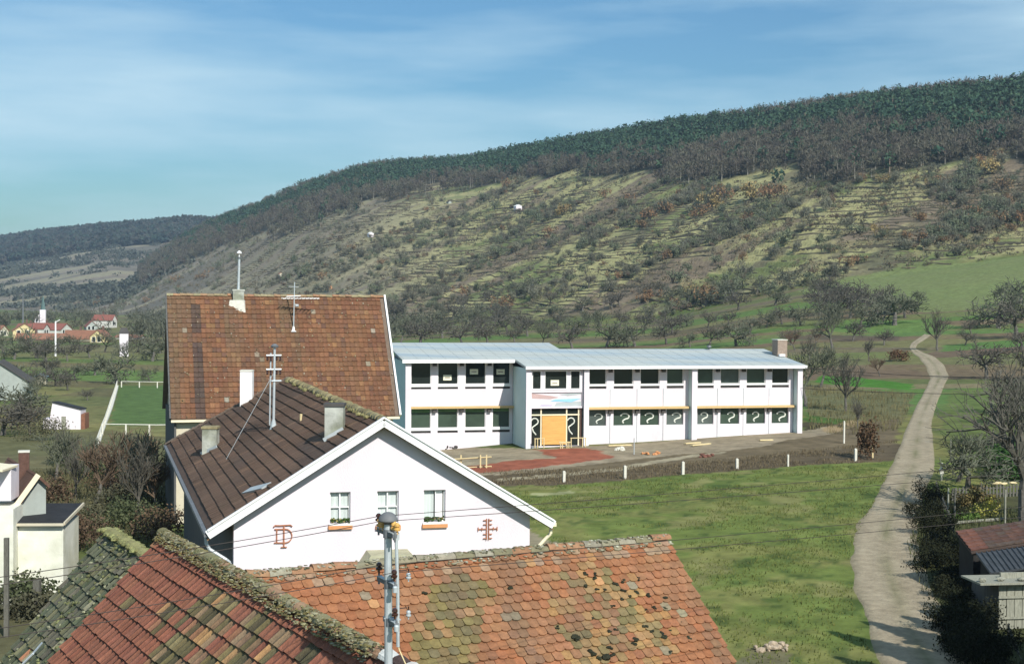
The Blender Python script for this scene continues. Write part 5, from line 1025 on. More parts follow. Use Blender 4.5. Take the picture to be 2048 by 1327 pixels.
# anch: 0 lvl1 left brown, 1..4 yellow, 5 lvl2 left, 6 lvl2 right, 7 lvl3 right
wire('overhead_wire', 'uppermost overhead wire passing the dome of the foreground mast', [at_depth(-420, 1208, 13.6), anch[0], at_depth(2300, 898, 31)], .05)
wire('overhead_wire', 'second highest overhead wire crossing the white gable below the monogram', [at_depth(-420, 1226, 13.4), anch[1], at_depth(2300, 921, 30)], .05)
wire('overhead_wire', 'third overhead wire crossing the red roof and reaching the left insulator of the middle arm', [at_depth(-420, 1312, 13.2), anch[5], at_depth(2300, 985, 30)], .05)
wire('overhead_wire', 'lowest overhead wire fixed to the right insulator of the middle arm', [at_depth(-420, 1330, 13.0), anch[6], at_depth(2300, 1006, 29)], .05)
for i, (u, v, lb) in enumerate([(817, 1153, 'small glass spreader hanging from the wire right of the middle crossarm'), (817, 1228, 'small glass spreader hanging in the air right of the lowest crossarm')]):
    P = at_depth(u, v, PD + .1); e = empty('glass_insulator', P, lb, 'insulator'); insul(P, e, .75, M_galv); MB().tube(P + [0, 0, .04], P + [0, 0, .10], .008).build('hook', M_brown_glaze, e)
    MB().tube(P + [-.14, 0, .07], P + [-.02, 0, .085], .006).build('link_wire', M_wire, e)
wire('garden_wire', 'upper thin black wire crossing the fields right of the school', [S.p(22.6, .1, 6.9), at_depth(2300, 748, 95)], .5, .022); wire('garden_wire', 'lower thin black wire crossing the fields right of the school', [S.p(22.6, .1, 5.2), at_depth(2300, 783, 90)], .3, .02)

# ------------------------------------------------------------------ fences of the meadow and the football field
for i, (u, v, vt) in enumerate([(1128, 963, 942), (1250, 957, 931), (1366, 948, 923), (1474, 937, 917), (1576, 932, 909), (1711, 921, 897), (1745, 915, 856), (1688, 886, 842)]):
    P = ground(u, v); h = (v - vt) * P[1] / FPX; w = .16 if i < 4 or i == 5 else .1; mb = MB(); mb.box((P[0], P[1], P[2] + h / 2 - .1), w, w, h + .2, .2); mb.add([(P[0] - w / 2, P[1] - w / 2, P[2] + h), (P[0] + w / 2, P[1] - w / 2, P[2] + h), (P[0] + w / 2, P[1] + w / 2, P[2] + h), (P[0] - w / 2, P[1] + w / 2, P[2] + h), (P[0], P[1], P[2] + h + .05)], [(0, 1, 4), (1, 2, 4), (2, 3, 4), (3, 0, 4)])
    tag(mb.build('fence_post', M_concrete if i not in (6,) else M_raw_wood), '%s pale post from the left along the back edge of the meadow' % ORD[i] if i < 6 else ('tall thin wooden post beside the path at the meadow corner' if i == 6 else 'pale post standing behind the meadow corner among bare trees'), 'post', 'posts along the meadow edge')
def px_rail(name, label, g0, g1, n, h, rail_r=.05, post=.07):
    A = ground(*g0); B = ground(*g1); e = empty(name, A, label, 'fence')
    for i in range(n): t = i / (n - 1); q = A * (1 - t) + B * t; q[2] = tz(q[0], q[1]); MB().box((q[0], q[1], q[2] + h / 2), post * 2, post * 2, h, .2).build('post', M_concrete, e)
    MB().path([(lambda q: (q[0], q[1], tz(q[0], q[1]) + h))(A * (1 - t) + B * t) for t in np.linspace(0, 1, 12)], rail_r, 5).build('rail', M_concrete, e); return e
px_rail('pitch_railing', 'white railing along the far end of the football field', (243, 774), (460, 776), 7, .85)
px_rail('pitch_railing', 'white railing along the near end of the football field', (205, 869), (440, 869), 6, 1.0)
px_rail('pitch_railing', 'pale railing running along the left touchline of the football field', (234, 772), (190, 912), 26, .8, .05, .05)
mb = MB(); pts = [(234, 773), (222, 815), (208, 850), (196, 885), (190, 910)]
for (u0, v0), (u1, v1) in zip(pts[:-1], pts[1:]):
    A, B = ground(u0, v0), ground(u1, v1); mb.hexa([A + [-.22, 0, -.1], A + [.22, 0, -.1], B + [.22, 0, -.1], B + [-.22, 0, -.1], A + [-.22, 0, .22], A + [.22, 0, .22], B + [.22, 0, .22], B + [-.22, 0, .22]])
tag(mb.build('low_wall', M_concrete), 'low pale kerb wall below the left touchline railing', 'wall')

# ------------------------------------------------------------------ village, huts and sheds
def cottage(name, label, x, y, z, w, d, h, rh, ang, wm, rm, wins=((.25, .5), (.6, .5)), chim=True, cat='house', floors=1, oh=.25):
    e = empty(name, (x, y, z), label, cat); F_ = Frame((x, y), ang); mb = MB(); F_.box(mb, -w / 2, w / 2, 0, d, z - .5, z + h)
    mb.add([F_.p(-w / 2, 0, z + h), F_.p(w / 2, 0, z + h), F_.p(0, 0, z + h + rh - .1), F_.p(-w / 2, d, z + h), F_.p(w / 2, d, z + h), F_.p(0, d, z + h + rh - .1)], [(0, 1, 2), (4, 3, 5), (0, 2, 5, 3), (1, 4, 5, 2)]); mb.build('wall', wm, e)
    mb = MB()
    for s in (-1, 1):
        k = rh / (w / 2) * oh; q = [F_.p(0, -oh, z + h + rh), F_.p(s * (w / 2 + oh), -oh, z + h - k), F_.p(s * (w / 2 + oh), d + oh, z + h - k), F_.p(0, d + oh, z + h + rh)]
        if s > 0: q = q[::-1]
        mb.hexa([(a, b, c - .18) for a, b, c in q] + q)
    rf = mb.build('roof', rm, e)
    if chim: MB().box(F_.p(w * .12, d * .6, z + h + rh + .3), .6, .6, 1.5, ang).build('chimney', R_br, rf)
    for fx, fz in wins:
        for fl in range(floors):
            sx = -w / 2 + fx * w; zz = z + h * (fl + fz) / floors; wd = MB(); F_.box(wd, sx - .55, sx + .55, -.05, -.005, zz - .75, zz + .75); wd = wd.build('window', M_white_paint, e); F_.b(sx - .45, sx + .45, -.07, -.055, zz - .65, zz + .65).build('pane', M_glass, wd)
    return e
R_or = mat('orange_tiles_far', (.235, .115, .075), .9, .15, .8, stretch=(1, 1, 3)); R_rd = mat('red_tiles_far', (.22, .085, .065), .9, .15, .8); R_br = mat('brown_tiles_far', (.14, .09, .07), .9, .15, .8); R_dk = mat('dark_tiles_far', (.07, .065, .06), .9, .2, .8)
M_far_white = mat('dulled_village_render', (.56, .55, .50), .9, .1, .5)
def vil(label, u, vb, Y, wpx, hpx, rpx, ang, wm, rm, d=9, **k):
    if wm is M_white: wm = M_far_white
    P = at_depth(u, vb, Y); q = Y / FPX; z = min(P[2], tz(P[0], Y) + .2); z0 = tz(P[0], Y); top = P[2] + hpx * q; cottage('village_house', label, P[0], Y, z0, wpx * q, d, top - z0, rpx * q, ang, wm, rm, **k)
vil('tall yellow village house with orange roof at the left edge', 49, 680, 430, 44, 20, 14, .35, M_yellow, R_or, d=12, floors=2)
vil('pale village house with orange roof partly cut by the left picture edge', 8, 676, 470, 26, 16, 10, 1.2, M_beige, R_or)
vil('village house with red roof and whitish wall right of the flagpole', 133, 668, 500, 42, 10, 12, 1.3, M_white, R_rd, d=14)
vil('village house with small red roof left of the flagpole', 93, 668, 480, 26, 12, 9, 1.4, M_white, R_rd, d=10)
vil('long low orange roofed house with a small gable in the village centre', 195, 682, 410, 30, 10, 13, .05, M_yellow, R_or, d=8)
vil('orange roofed wing attached behind the low yellow gabled village house', 205, 680, 425, 14, 6, 14, 1.55, M_beige, R_or, d=11)
vil('low orange roofed village house left of the yellow gable', 128, 684, 425, 16, 8, 10, 1.57, M_beige, R_or, d=14)
vil('small village house with brown red roof and dark wall above the orange roofs', 184, 660, 560, 22, 8, 11, .4, M_grey_wall, R_rd, d=8)
vil('white village house with red roof standing highest on the right', 229, 650, 600, 20, 11, 10, 1.35, M_white, R_rd, d=9)
vil('small low orange roofed house right of the transformer tower', 285, 676, 450, 30, 3, 4, 1.5, M_white, R_or, d=8, wins=())
ch = empty('village_church', at_depth(84, 645, 700), 'white village church tower with a thin dark spire below the hillside', 'church'); P = at_depth(86, 645, 700); k = 700 / FPX; zb = tz(P[0], 700)
MB().box((P[0], 700, (zb + P[2] + 26 * k) / 2), 11 * k, 11 * k, P[2] + 26 * k - zb, .2).build('tower', M_white, ch); MB().tube((P[0], 700, P[2] + 26 * k), (P[0], 700, P[2] + 56 * k), 5.2 * k, .05, 4).build('spire', mat('green_slate', (.10, .16, .15), .7), ch)
mb = MB(); mb.hexa([(P[0] - 16 * k, 698, zb), (P[0] - 6 * k, 698, zb), (P[0] - 6 * k, 706, zb), (P[0] - 16 * k, 706, zb), (P[0] - 14 * k, 698, P[2] + 6 * k), (P[0] - 6 * k, 698, P[2] + 16 * k), (P[0] - 6 * k, 706, P[2] + 16 * k), (P[0] - 14 * k, 706, P[2] + 6 * k)]); mb.build('nave', M_white, ch)
P = at_depth(46, 660, 520); tag(MB().tube((P[0], 520, tz(P[0], 520)), (P[0], 520, P[2] + 75 * 520 / FPX), .35, .2).build('factory_pole', M_galv_dark), 'thin dark tall pole rising behind the yellow village house', 'pole')
P = ground(111, 712); k = P[1] / FPX; mb = MB(); mb.tube(P, P + [0, 0, 70 * k], .22, .16); mb.tube(P + [0, 0, 68 * k], P + [9 * k, 0, 73 * k], .1); tag(mb.build('flagpole', M_white_paint), 'white mast standing among the valley trees before the village', 'mast')
P = ground(248, 712); k = P[1] / FPX; tw = empty('transformer_tower', P, 'slim white transformer tower with a dark cap among valley trees', 'tower'); MB().box((P[0], P[1], P[2] + 23 * k), 17 * k, 17 * k, 46 * k, .25).build('shaft', M_white, tw)
mb = MB(); F_ = Frame((P[0], P[1]), .25); z0 = P[2] + 46 * k; mb.add([F_.p(-10 * k, -10 * k, z0), F_.p(10 * k, -10 * k, z0), F_.p(10 * k, 10 * k, z0), F_.p(-10 * k, 10 * k, z0), F_.p(-6 * k, 0, z0 + 11 * k), F_.p(6 * k, 0, z0 + 11 * k)], [(0, 1, 5, 4), (2, 3, 4, 5), (1, 2, 5), (3, 0, 4), (3, 2, 1, 0)]); mb.build('roof', R_dk, tw)
P = ground(30, 800); k = P[1] / FPX; cottage('field_barn', 'weathered grey barn with a dark roof at the left picture edge', P[0] - 34 * k, P[1], P[2], 118 * k, 7, 38 * k, 40 * k, .25, M_grey_wall, R_dk, wins=(), chim=False, cat='barn')
P = ground(79, 768); k = P[1] / FPX; cottage('garden_hut', 'small garden hut with pale blue roof near the field barn', P[0], P[1], P[2], 24 * k, 2.5, 16 * k, 5 * k, .2, M_beige, mat('blue_sheet_roof', (.25, .38, .42), .6), wins=(), chim=False, cat='hut')
P = ground(128, 858); k = P[1] / FPX; e = empty('garden_shed', P, 'bright white garden shed with a lean-to roof left of the football field', 'shed'); F_ = Frame(P, .12)
mb = MB(); w_ = 32 * k; mb.hexa([F_.p(-w_, 0, P[2] - .3), F_.p(w_, 0, P[2] - .3), F_.p(w_, 3, P[2] - .3), F_.p(-w_, 3, P[2] - .3), F_.p(-w_ * .7, 0, P[2] + 54 * k), F_.p(w_, 0, P[2] + 40 * k), F_.p(w_, 3, P[2] + 36 * k), F_.p(-w_ * .7, 3, P[2] + 50 * k)]); mb.build('wall', M_white, e)
mb = MB(); mb.hexa([F_.p(-w_ * .72, -.15, P[2] + 54.5 * k), F_.p(w_ * 1.04, -.15, P[2] + 40 * k), F_.p(w_ * 1.04, 3.2, P[2] + 36.5 * k), F_.p(-w_ * .72, 3.2, P[2] + 50.5 * k), F_.p(-w_ * .72, -.15, P[2] + 56 * k), F_.p(w_ * 1.04, -.15, P[2] + 42 * k), F_.p(w_ * 1.04, 3.2, P[2] + 38 * k), F_.p(-w_ * .72, 3.2, P[2] + 52 * k)]); mb.build('roof', M_felt, e)
F_.b(-w_ * .15, w_ * .12, -.05, -.003, P[2], P[2] + 26 * k).build('door', M_pale_wood, e); F_.b(w_ * 1.02, w_ * 1.25, .2, 2.5, P[2] - .2, P[2] + 30 * k).build('side_annex', mat('rusty_boards', (.22, .10, .06)), e)
F_.b(-w_ * 1.35, -w_ * .72, .6, 2.6, P[2] - .2, P[2] + 20 * k).build('side_annex', M_white, e)
for i, (u, v, lb) in enumerate([(1038, 418, 'white vineyard hut high on the hillside below the wood'), (743, 472, 'small white vineyard hut on the upper left of the terraced slope'), (660, 578, 'small reddish vineyard hut low on the slope above the barn roof'), (562, 553, 'tiny pale orange hut on the slope left of the roof aerial'), (900, 343 + 64, 'tiny dark hut near the edge of the upper wood')]):
    P = ground(u, v); k = P[1] / FPX; cottage('vineyard_hut', lb, P[0], P[1], P[2] - .2, (13, 10, 9, 8, 7)[i] * k, 3, (7, 6, 7, 6, 4)[i] * k, 3 * k, .5, (M_white, M_white, M_brick_sill, M_beige, M_grey_wall)[i], (M_white_paint, M_white_paint, R_or, R_or, R_dk)[i], wins=(), chim=False, cat='hut', oh=.1)
P = ground(714, 334); k = P[1] / FPX; mb = MB(); mb.box((P[0], P[1], P[2] + 4), 2.6, 2.6, 16, .2); mb.lathe((P[0], P[1], P[2] + 12), [(2.4, 0), (2.4, .6), (.3, 3)], 8); tag(mb.build('lookout_tower', R_br), 'small lookout tower on the skyline at the top of the hill', 'tower')
# left neighbour: white cottage, chimney and tall shed
P = at_depth(-20, 1000, 58); nb_ = empty('white_cottage', (P[0], 58, 0), 'white cottage with brown tiled roof at the left picture edge', 'cottage')
E0 = at_depth(32, 1013, 56.5); E1 = E0 + eB * 5 + dB * 0; RN = E0 - dB * .85 + np.array([0, 0, 1.25]); 
q = [E0 + dB * .0, E0 + eB * 7, RN + eB * 7, RN]; plank(np.array(q[0]), np.array(q[1]), np.array(q[2]), np.array(q[3]), .12, 'roof', mat('brown_pan_tiles', (.125, .068, .048), .9, .3, 4, .5, stretch=(1, 4, 1)), nb_)
R2 = RN + eB * 7; q = [RN, R2, R2 - dB * .5 - [0, 0, .5], RN - dB * .5 - [0, 0, .5]]; plank(*[np.array(a) for a in q], .1, 'roof', MATS['brown_pan_tiles'], nb_)
mb = MB(); w0 = E0 - dB * .25 + eB * .25; w1 = E0 - dB * 1.2 + eB * .25; zf = lambda P, z: np.array([P[0], P[1], z]); mb.hexa([zf(w0, -.5), zf(w1, -.5), zf(w1 + eB * 6.5, -.5), zf(w0 + eB * 6.5, -.5), zf(w0, E0[2] + .1), zf(w1, E0[2] + .9), zf(w1 + eB * 6.5, E0[2] + .9), zf(w0 + eB * 6.5, E0[2] + .1)])
mb.add([zf(w0, E0[2] + .1), zf(w1, E0[2] + .9), zf(RN + eB * .25, RN[2] - .15), zf(w0 + eB * .3, E0[2] + .1), zf(w1 + eB * .3, E0[2] + .9), zf(RN + eB * .55, RN[2] - .15)], [(0, 1, 2), (4, 3, 5), (0, 2, 5, 3), (1, 4, 5, 2)]); mb.build('wall', M_grey_wall, nb_)
bar(None, E0 + dB * .05 - eB * .05, RN - eB * .05, .06, .2, M_cream_paint, 'barge_board', nb_)
F_ = Frame(at_depth(-60, 1000, 55)[:2], .12); F_.b(0, (84 * 55) / FPX, 0, 2.4, -.5, E0[2] + .1).build('front_wing', M_dirty_white, nb_)
P = at_depth(48, 925, 59); c = MB().box((P[0], P[1], P[2] - .2), .42, .42, 1.3, .3).build('chimney', mat('dark_red_brick', (.11, .06, .045), .9, .3, 6), nb_); MB().box((P[0], P[1], P[2] + .48), .46, .46, .06, .3).build('chimney_cap', M_concrete, c)
P = at_depth(-4, 965, 56); d_ = MB().box((P[0], P[1] + .6, P[2] - .05), .9, 1.4, 1.3, .12).build('dormer', M_white, nb_); bar(None, P + [-.6, -.2, .72], P + [.55, -.2, .60], 1.7, .08, M_cream_paint, 'dormer_roof', d_)
sh = empty('tall_white_shed', (at_depth(76, 1200, 56)[0], 56, 0), 'tall stained white shed with a flat black felt roof at the left', 'shed'); F_ = Frame(at_depth(28, 1100, 56)[:2], math.radians(4)); k = 56 / FPX; zt2 = at_depth(70, 1050, 56)[2]
F_.b(0, 97 * k, 0, 2.6, -.5, zt2).build('wall', M_dirty_white, sh); mb = MB(); mb.hexa([F_.p(-.25, -.2, zt2 + .02), F_.p(100 * k, -.2, zt2 + .02), F_.p(103 * k, 2.9, zt2 + .36), F_.p(-.1, 2.9, zt2 + .36), F_.p(-.25, -.2, zt2 + .12), F_.p(100 * k, -.2, zt2 + .12), F_.p(103 * k, 2.9, zt2 + .46), F_.p(-.1, 2.9, zt2 + .46)]); mb.build('roof', M_felt, sh)
bar(None, np.array(F_.p(-.25, -.24, zt2 + .06)), np.array(F_.p(101 * k, -.24, zt2 + .06)), .07, .1, M_beige, 'gutter', sh); bar(None, np.array(F_.p(101.5 * k, -.2, zt2 + .09)), np.array(F_.p(104 * k, 2.9, zt2 + .43)), .06, .12, M_beige, 'edge_board', sh)
P = at_depth(72, 1235, 53); F_ = Frame(P[:2], 0); F_.b(-.12, .12, 0, .25, -.3, at_depth(70, 1160, 53)[2]).build('lean_post', M_grey_wood, sh)
P = at_depth(13, 1255, 50); tag(MB().box((P[0], 50, 1.5), .16, .16, 4.0, .1).build('gate_post', M_grey_wood), 'dark weathered wooden post before the white cottage wall', 'post')
P = at_depth(66, 985, 60); tag(MB().box((P[0], 60, 2.2), .35, .2, 4.2, .1).build('lattice_panel', M_grey_wall), 'narrow grey panel standing behind the white cottage gable', 'panel')

# ------------------------------------------------------------------ sheds, fences and garden on the right
M_shade_black_wall = mat('shade_black_boards', (.025, .024, .022), .9, .3, 3)  # near black, the shaded sides of the sheds put into the colour
def shed_roof_block(name, label, TL, TR, BL, BR_, mt_roof, wall_m, z0, tiles=None, cat='shed'):
    e = empty(name, (BL[0], BL[1], z0), label, cat); r = plank(BL, BR_, TR, TL, .07, 'roof', M_base if tiles else mt_roof, e)
    i_ = U3(TL - BL) * .15; mb = MB(); c = [BL + i_, BR_ + i_, TR - i_, TL - i_]; sd_ = U3(BR_ - BL) * .15; c = [c[0] + sd_, c[1], c[2], c[3] + sd_]; mb.hexa([np.array([*p[:2], z0]) for p in c] + [p - [0, 0, .10] for p in c]); mb.build('wall', wall_m, e)
    if tiles: n_ = U3(np.cross(BR_ - BL, TL - BL)); n_ *= np.sign(n_[2]); mb = MB(); tile_field(mb, TL + n_ * .01, TR - TL, BL - TL, n_, np.linalg.norm(TR - TL), np.linalg.norm(BL - TL) + .05, .42, .36, 'pan', tiles, rnd, .05, jit=.012); mb.build('roof_tiles', M_attr, r)
    return e
def colS(s, t, r, c): return vary(rnd.choice([(.095, .052, .040), (.11, .06, .045), (.085, .05, .04), (.09, .064, .05)]) if s > .85 else (.15, .068, .048), rnd, .12)
TL = at_depth(1911, 1063, 58); TR = at_depth(2190, 1020, 60.5); BL = at_depth(1943, 1104, 55.8); BRt = at_depth(2230, 1060, 58.3)
shed_roof_block('tiled_shed', 'low garden shed with brown tiled roof at the right picture edge', TL, TR, BL, BRt, None, M_shade_black_wall, -.3, colS)
TL = at_depth(1953, 1106, 55.3); TR = at_depth(2200, 1072, 57.3); BL = at_depth(1981, 1145, 53.3); BRt = at_depth(2230, 1110, 55.2)
le = shed_roof_block('metal_lean_to', 'lean-to with dark corrugated metal roof below the tiled shed', TL, TR, BL, BRt, M_zinc_dark, M_shade_black_wall, -.3)
mb = MB()
for i in range(26): t = i / 25; mb.tube(TL * (1 - t) + TR * t + [0, 0, .02], BL * (1 - t) + BRt * t + [0, 0, .02], .035, .035, 5)
mb.build('corrugation', M_zinc_dark, le)
st_ = empty('plank_shack', at_depth(2010, 1240, 51), 'bleached grey plank shack in front of the metal lean-to', 'shack'); F_ = Frame(at_depth(1999, 1165, 51)[:2], math.radians(8)); zt3 = at_depth(2010, 1168, 51)[2]; zl = at_depth(2010, 1262, 51)[2]
for i in range(11): F_.b(i * .3, i * .3 + .28, rnd.uniform(0, .03), .06, zl - rnd.uniform(0, .2), zt3 - rnd.uniform(0, .06)).build('plank', M_pale_wood, st_)
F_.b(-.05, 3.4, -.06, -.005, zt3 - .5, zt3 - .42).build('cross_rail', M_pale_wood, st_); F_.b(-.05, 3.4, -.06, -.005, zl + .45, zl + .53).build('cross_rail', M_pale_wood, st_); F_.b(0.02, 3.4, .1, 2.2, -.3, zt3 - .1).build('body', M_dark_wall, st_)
mb = MB(); F_.box(mb, -.9, 3.6, -.35, 1.2, zt3 + .05, zt3 + .12); mb.build('flat_roof', M_pale_wood, st_)
for i in range(4): P = F_.p(-.7 + i * .75, -.1 + .1 * (i % 2), zt3 + .2); tag(MB().blob(P, .16, .12, .08, rnd, 7, 4).build('stone', M_pale_wood), '%s pale stone from the left lying on the plank shack roof' % ORD[i], 'stone', 'stones on the shack roof')
F_.b(.3, 1.6, .5, .6, zt3 + .12, zt3 + .32).build('board', M_pale_wood, st_)
fe = empty('plank_fence', at_depth(2030, 1327, 47), 'weathered grey plank fence at the lower right corner', 'fence'); A, B = at_depth(2016, 1246, 50), at_depth(2075, 1400, 43.5)
for i in range(34):
    t = i / 33; q = A * (1 - t) + B * t; zt4 = q[2] + rnd.uniform(-.06, .06); MB().box((q[0], q[1], (zt4 - .4) / 2), .16, .03, zt4 + .4, math.atan2(B[1] - A[1], B[0] - A[0]) + rnd.uniform(-.05, .05)).build('plank', M_grey_wood, fe)
# garden fence, posts and plants
A, B = ground(1893, 1005), ground(1908, 1075)
def picket(name, label, u0, v0, u1, v1, hpx0, hpx1, n, mt=M_grey_wood, w=.11):
    A, B = ground(u0, v0), ground(u1, v1); e = empty(name, A, label, 'fence')
    a = math.atan2(B[1] - A[1], B[0] - A[0])
    for i in range(n):
        t = i / (n - 1); q = A * (1 - t) + B * t; q[2] = tz(q[0], q[1]); h = (hpx0 * (1 - t) + hpx1 * t) * q[1] / FPX * rnd.uniform(.88, 1.08); MB().box((q[0], q[1], q[2] + h / 2 - .05), w, .03, h + .1, a + rnd.uniform(-.08, .08)).build('picket', mt, e)
    for k in (.3, .8): bar(None, A + [0, .04, hpx0 * k * A[1] / FPX], B + [0, .04, hpx1 * k * B[1] / FPX], .04, .07, mt, 'rail', e)
    return e
picket('garden_fence', 'grey picket fence at the back of the garden on the right', 1905, 1000, 2060, 990, 24, 24, 24)
picket('garden_fence', 'leaning grey picket fence between the path and the garden', 1872, 985, 1908, 1072, 24, 28, 22)
for i, (u, v, vt, lb) in enumerate([(2010, 1046, 978, 'thin pale pole at the right side of the garden plot'), (1909, 1042, 975, 'dark garden stake near the front of the plot'), (1896, 1030, 975, 'pale wide garden stake beside the leaning fence'), (1924, 1010, 978, 'short dark stake in the middle of the garden'), (1985, 940, 860, 'dark wooden stake behind the garden among green shrubs'), (2044, 920, 875, 'pale stake at the right edge behind the garden'), (1901, 925, 878, 'pale stake beside the path right of the first bend'), (2002, 955, 925, 'thin stake in front of the green shrubs'), (1962, 990, 965, 'short stake at the back garden fence')]):
    P = ground(u, v); k = P[1] / FPX; tag(MB().tube(P - [0, 0, .2], P + [0, 0, (v - vt) * k], .055, .045, 6).build('stake', M_pale_wood if 'pale' in lb else M_grey_wood), lb, 'stake')
P = ground(1883, 960); k = P[1] / FPX; mb = MB(); mb.blob(P + [0, 0, .55], .16, .12, .3, rnd, 7, 5); mb.blob(P + [0, 0, .98], .11, .1, .13, rnd, 7, 5); mb.tube(P, P + [0, 0, .5], .05); tag(mb.build('white_sack', M_concrete), 'small white bundle on a stake beside the leaning fence', 'bundle')
P = at_depth(2008, 965, ground(2008, 1010)[1]); mb = MB(); [mb.blob((P[0] + rnd.uniform(-.5, .6), P[1] + rnd.uniform(-.2, .2), P[2] + rnd.uniform(-.05, .08)), .2, .15, .07, rnd) for _ in range(6)]; tag(mb.build('straw_bundle', M_raw_wood), 'pale straw bundle lying on top of the garden frame', 'bundle')
bar(None, ground(1912, 1048) + [0, 0, .1], ground(2012, 1040) + [0, 0, .1], .12, .12, M_pale_wood, 'bed_edging', None); tag(bpy.data.objects[-1] if False else [o for o in bpy.data.objects if o.name.startswith('bed_edging')][0], 'long pale beam edging the front of the garden bed', 'beam')
rl = np.random.default_rng(3)
def leafy(name, u, v, rx, rz_, K, cA, cB, leaf, label, cat, group=None, zoff=.0, n=6, seed=1):
    P = ground(u, v); r = np.random.default_rng(seed + int(u)); ctr = np.stack([P[0] + r.normal(0, rx * .45, n), P[1] + r.normal(0, rx * .35, n), P[2] + zoff + rz_ * .5 + r.normal(0, rz_ * .15, n)], -1); sz = np.stack([r.uniform(.4, .7, n) * rx, r.uniform(.4, .7, n) * rx, r.uniform(.35, .6, n) * rz_], -1)
    V, Q, Cc = leaf_cloud(n, K, ctr, sz, np.array(cA) + (np.array(cB) - np.array(cA)) * r.random((n, 1)), leaf, int(u * 7 + v), hollow=.1, jitter=.35); V[:, 2] = np.maximum(V[:, 2], P[2] - .05)
    return tag(mesh_np(name, V, Q, Cc, M_leaf), label, cat, group)
leafy('flowering_shrub', 1968, 1032, .9, .9, 160, (.50, .42, .08), (.30, .30, .08), .045, 'shrub with yellow blossoms in the middle of the garden plot', 'shrub')
leafy('russet_shrub', 1955, 1015, .9, 1.1, 260, (.17, .12, .05), (.13, .12, .05), .06, 'rounded brown green shrub behind the yellow blossoms', 'shrub')
leafy('vegetable_row', 1925, 1040, 1.0, .4, 160, (.07, .13, .03), (.10, .16, .04), .06, 'low green vegetables at the front left of the garden plot', 'plants')
leafy('evergreen_bush', 2020, 950, 2.2, 2.2, 300, (.07, .14, .04), (.04, .09, .025), .10, 'bright green leafy bush behind the garden on the right', 'bush')
leafy('evergreen_bush', 2050, 962, 1.8, 1.8, 240, (.05, .11, .03), (.03, .07, .02), .10, 'dark green leafy bush behind the garden at the picture edge', 'bush')
leafy('evergreen_bush', 1990, 935, 1.4, 1.2, 200, (.08, .16, .04), (.05, .10, .03), .09, 'small green leafy bush left of the large garden bush', 'bush')
leafy('brown_conifer', 1732, 918, .62, 2.5, 110, (.085, .052, .032), (.12, .075, .042), .09, 'brown withered conifer standing at the meadow corner by the path', 'conifer', n=9)
Pb = ground(1915, 962); plant_tree(1, Pb[0], Pb[1], 3.4, 1.3, 'grey brown bare bush beside the path before the garden', None, name='bare_bush', cat='bush'); Pb = ground(1935, 975); plant_tree(4, Pb[0], Pb[1], 2.6, 1.4, 'lower bare bush just right of the larger one before the garden', None, name='bare_bush', cat='bush')
leafy('bramble_bush', 1790, 722, 1.8, 1.6, 220, (.15, .075, .04), (.12, .08, .05), .10, 'rusty brown bush left of the upper path bend', 'bush')
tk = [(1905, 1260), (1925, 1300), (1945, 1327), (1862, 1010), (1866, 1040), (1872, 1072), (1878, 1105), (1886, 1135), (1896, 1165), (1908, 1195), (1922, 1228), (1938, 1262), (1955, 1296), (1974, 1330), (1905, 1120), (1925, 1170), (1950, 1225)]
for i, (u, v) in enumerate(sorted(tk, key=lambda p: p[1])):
    leafy('shade_dark_thicket', u, v, rnd.uniform(.7, 1.1), rnd.uniform(.6, 1.2), 620, (.014, .018, .009), (.028, .030, .015), .035, 'thicket painted shade-dark on the bank right of the path, %s counted from the garden end' % ORD[i], 'thicket', 'thickets painted shade-dark on the bank', n=8)  # near-black leaves paint in the shade strip beside the path
yd = [(100, 1010, 1.6, 1.6), (150, 1060, 1.8, 1.5), (180, 1100, 1.8, 1.8), (260, 1060, 2.0, 1.8), (310, 1080, 2.0, 1.8), (130, 930, 2.2, 1.6), (190, 960, 2.2, 1.5), (250, 985, 2.0, 1.6), (300, 1010, 1.8, 1.6), (90, 880, 2.6, 1.8), (30, 860, 3, 2.2), (330, 960, 1.2, 1.6), (220, 1030, 2, 1.4), (60, 1225, 1.3, 1.3), (25, 1240, 1.2, 1.2)]
for i, (u, v, rx, rz_) in enumerate(sorted(yd)):
    leafy('yard_shrub', u, v, rx, rz_, 300, *[((.07, .07, .045), (.10, .095, .055)), ((.085, .06, .04), (.12, .08, .05)), ((.05, .065, .032), (.08, .09, .045))][i % 3], .07, 'tangled shrub, %s from the left in the dark yard beside the gabled house' % ORD[i], 'shrub', 'tangled shrubs in the dark yard')
# weeds along the meadow edge, ground cover
def weeds(name, poly, n, h, col, col2, label, w=.03, clump=1):
    P = px_poly(poly); xs = [p[0] for p in P]; ys = [p[1] for p in P]; r = np.random.default_rng(len(name)); x = r.uniform(min(xs), max(xs), n); y = r.uniform(min(ys), max(ys), n); k = in_poly(x, y, P) & (fbm(x / 2.5, y / 2.5, 201, 3) > .42); x, y = x[k], y[k]; n = len(x); z = terrain(x, y, False); hh = h * r.uniform(.4, 1.3, n); dx = r.normal(0, .25, n) * hh; a = r.uniform(0, 3.14, n)
    V = np.stack([np.stack([x - np.cos(a) * w, y - np.sin(a) * w, z - .03], -1), np.stack([x + np.cos(a) * w, y + np.sin(a) * w, z - .03], -1), np.stack([x + dx + w * .4, y, z + hh], -1), np.stack([x + dx - w * .4, y, z + hh], -1)], 1).reshape(-1, 3)
    C_ = np.array(col) + (np.array(col2) - np.array(col)) * r.random((n, 1)); return tag(mesh_np(name, V, np.arange(n * 4).reshape(-1, 4), C_, M_leaf), label, 'ground cover', kind='stuff')
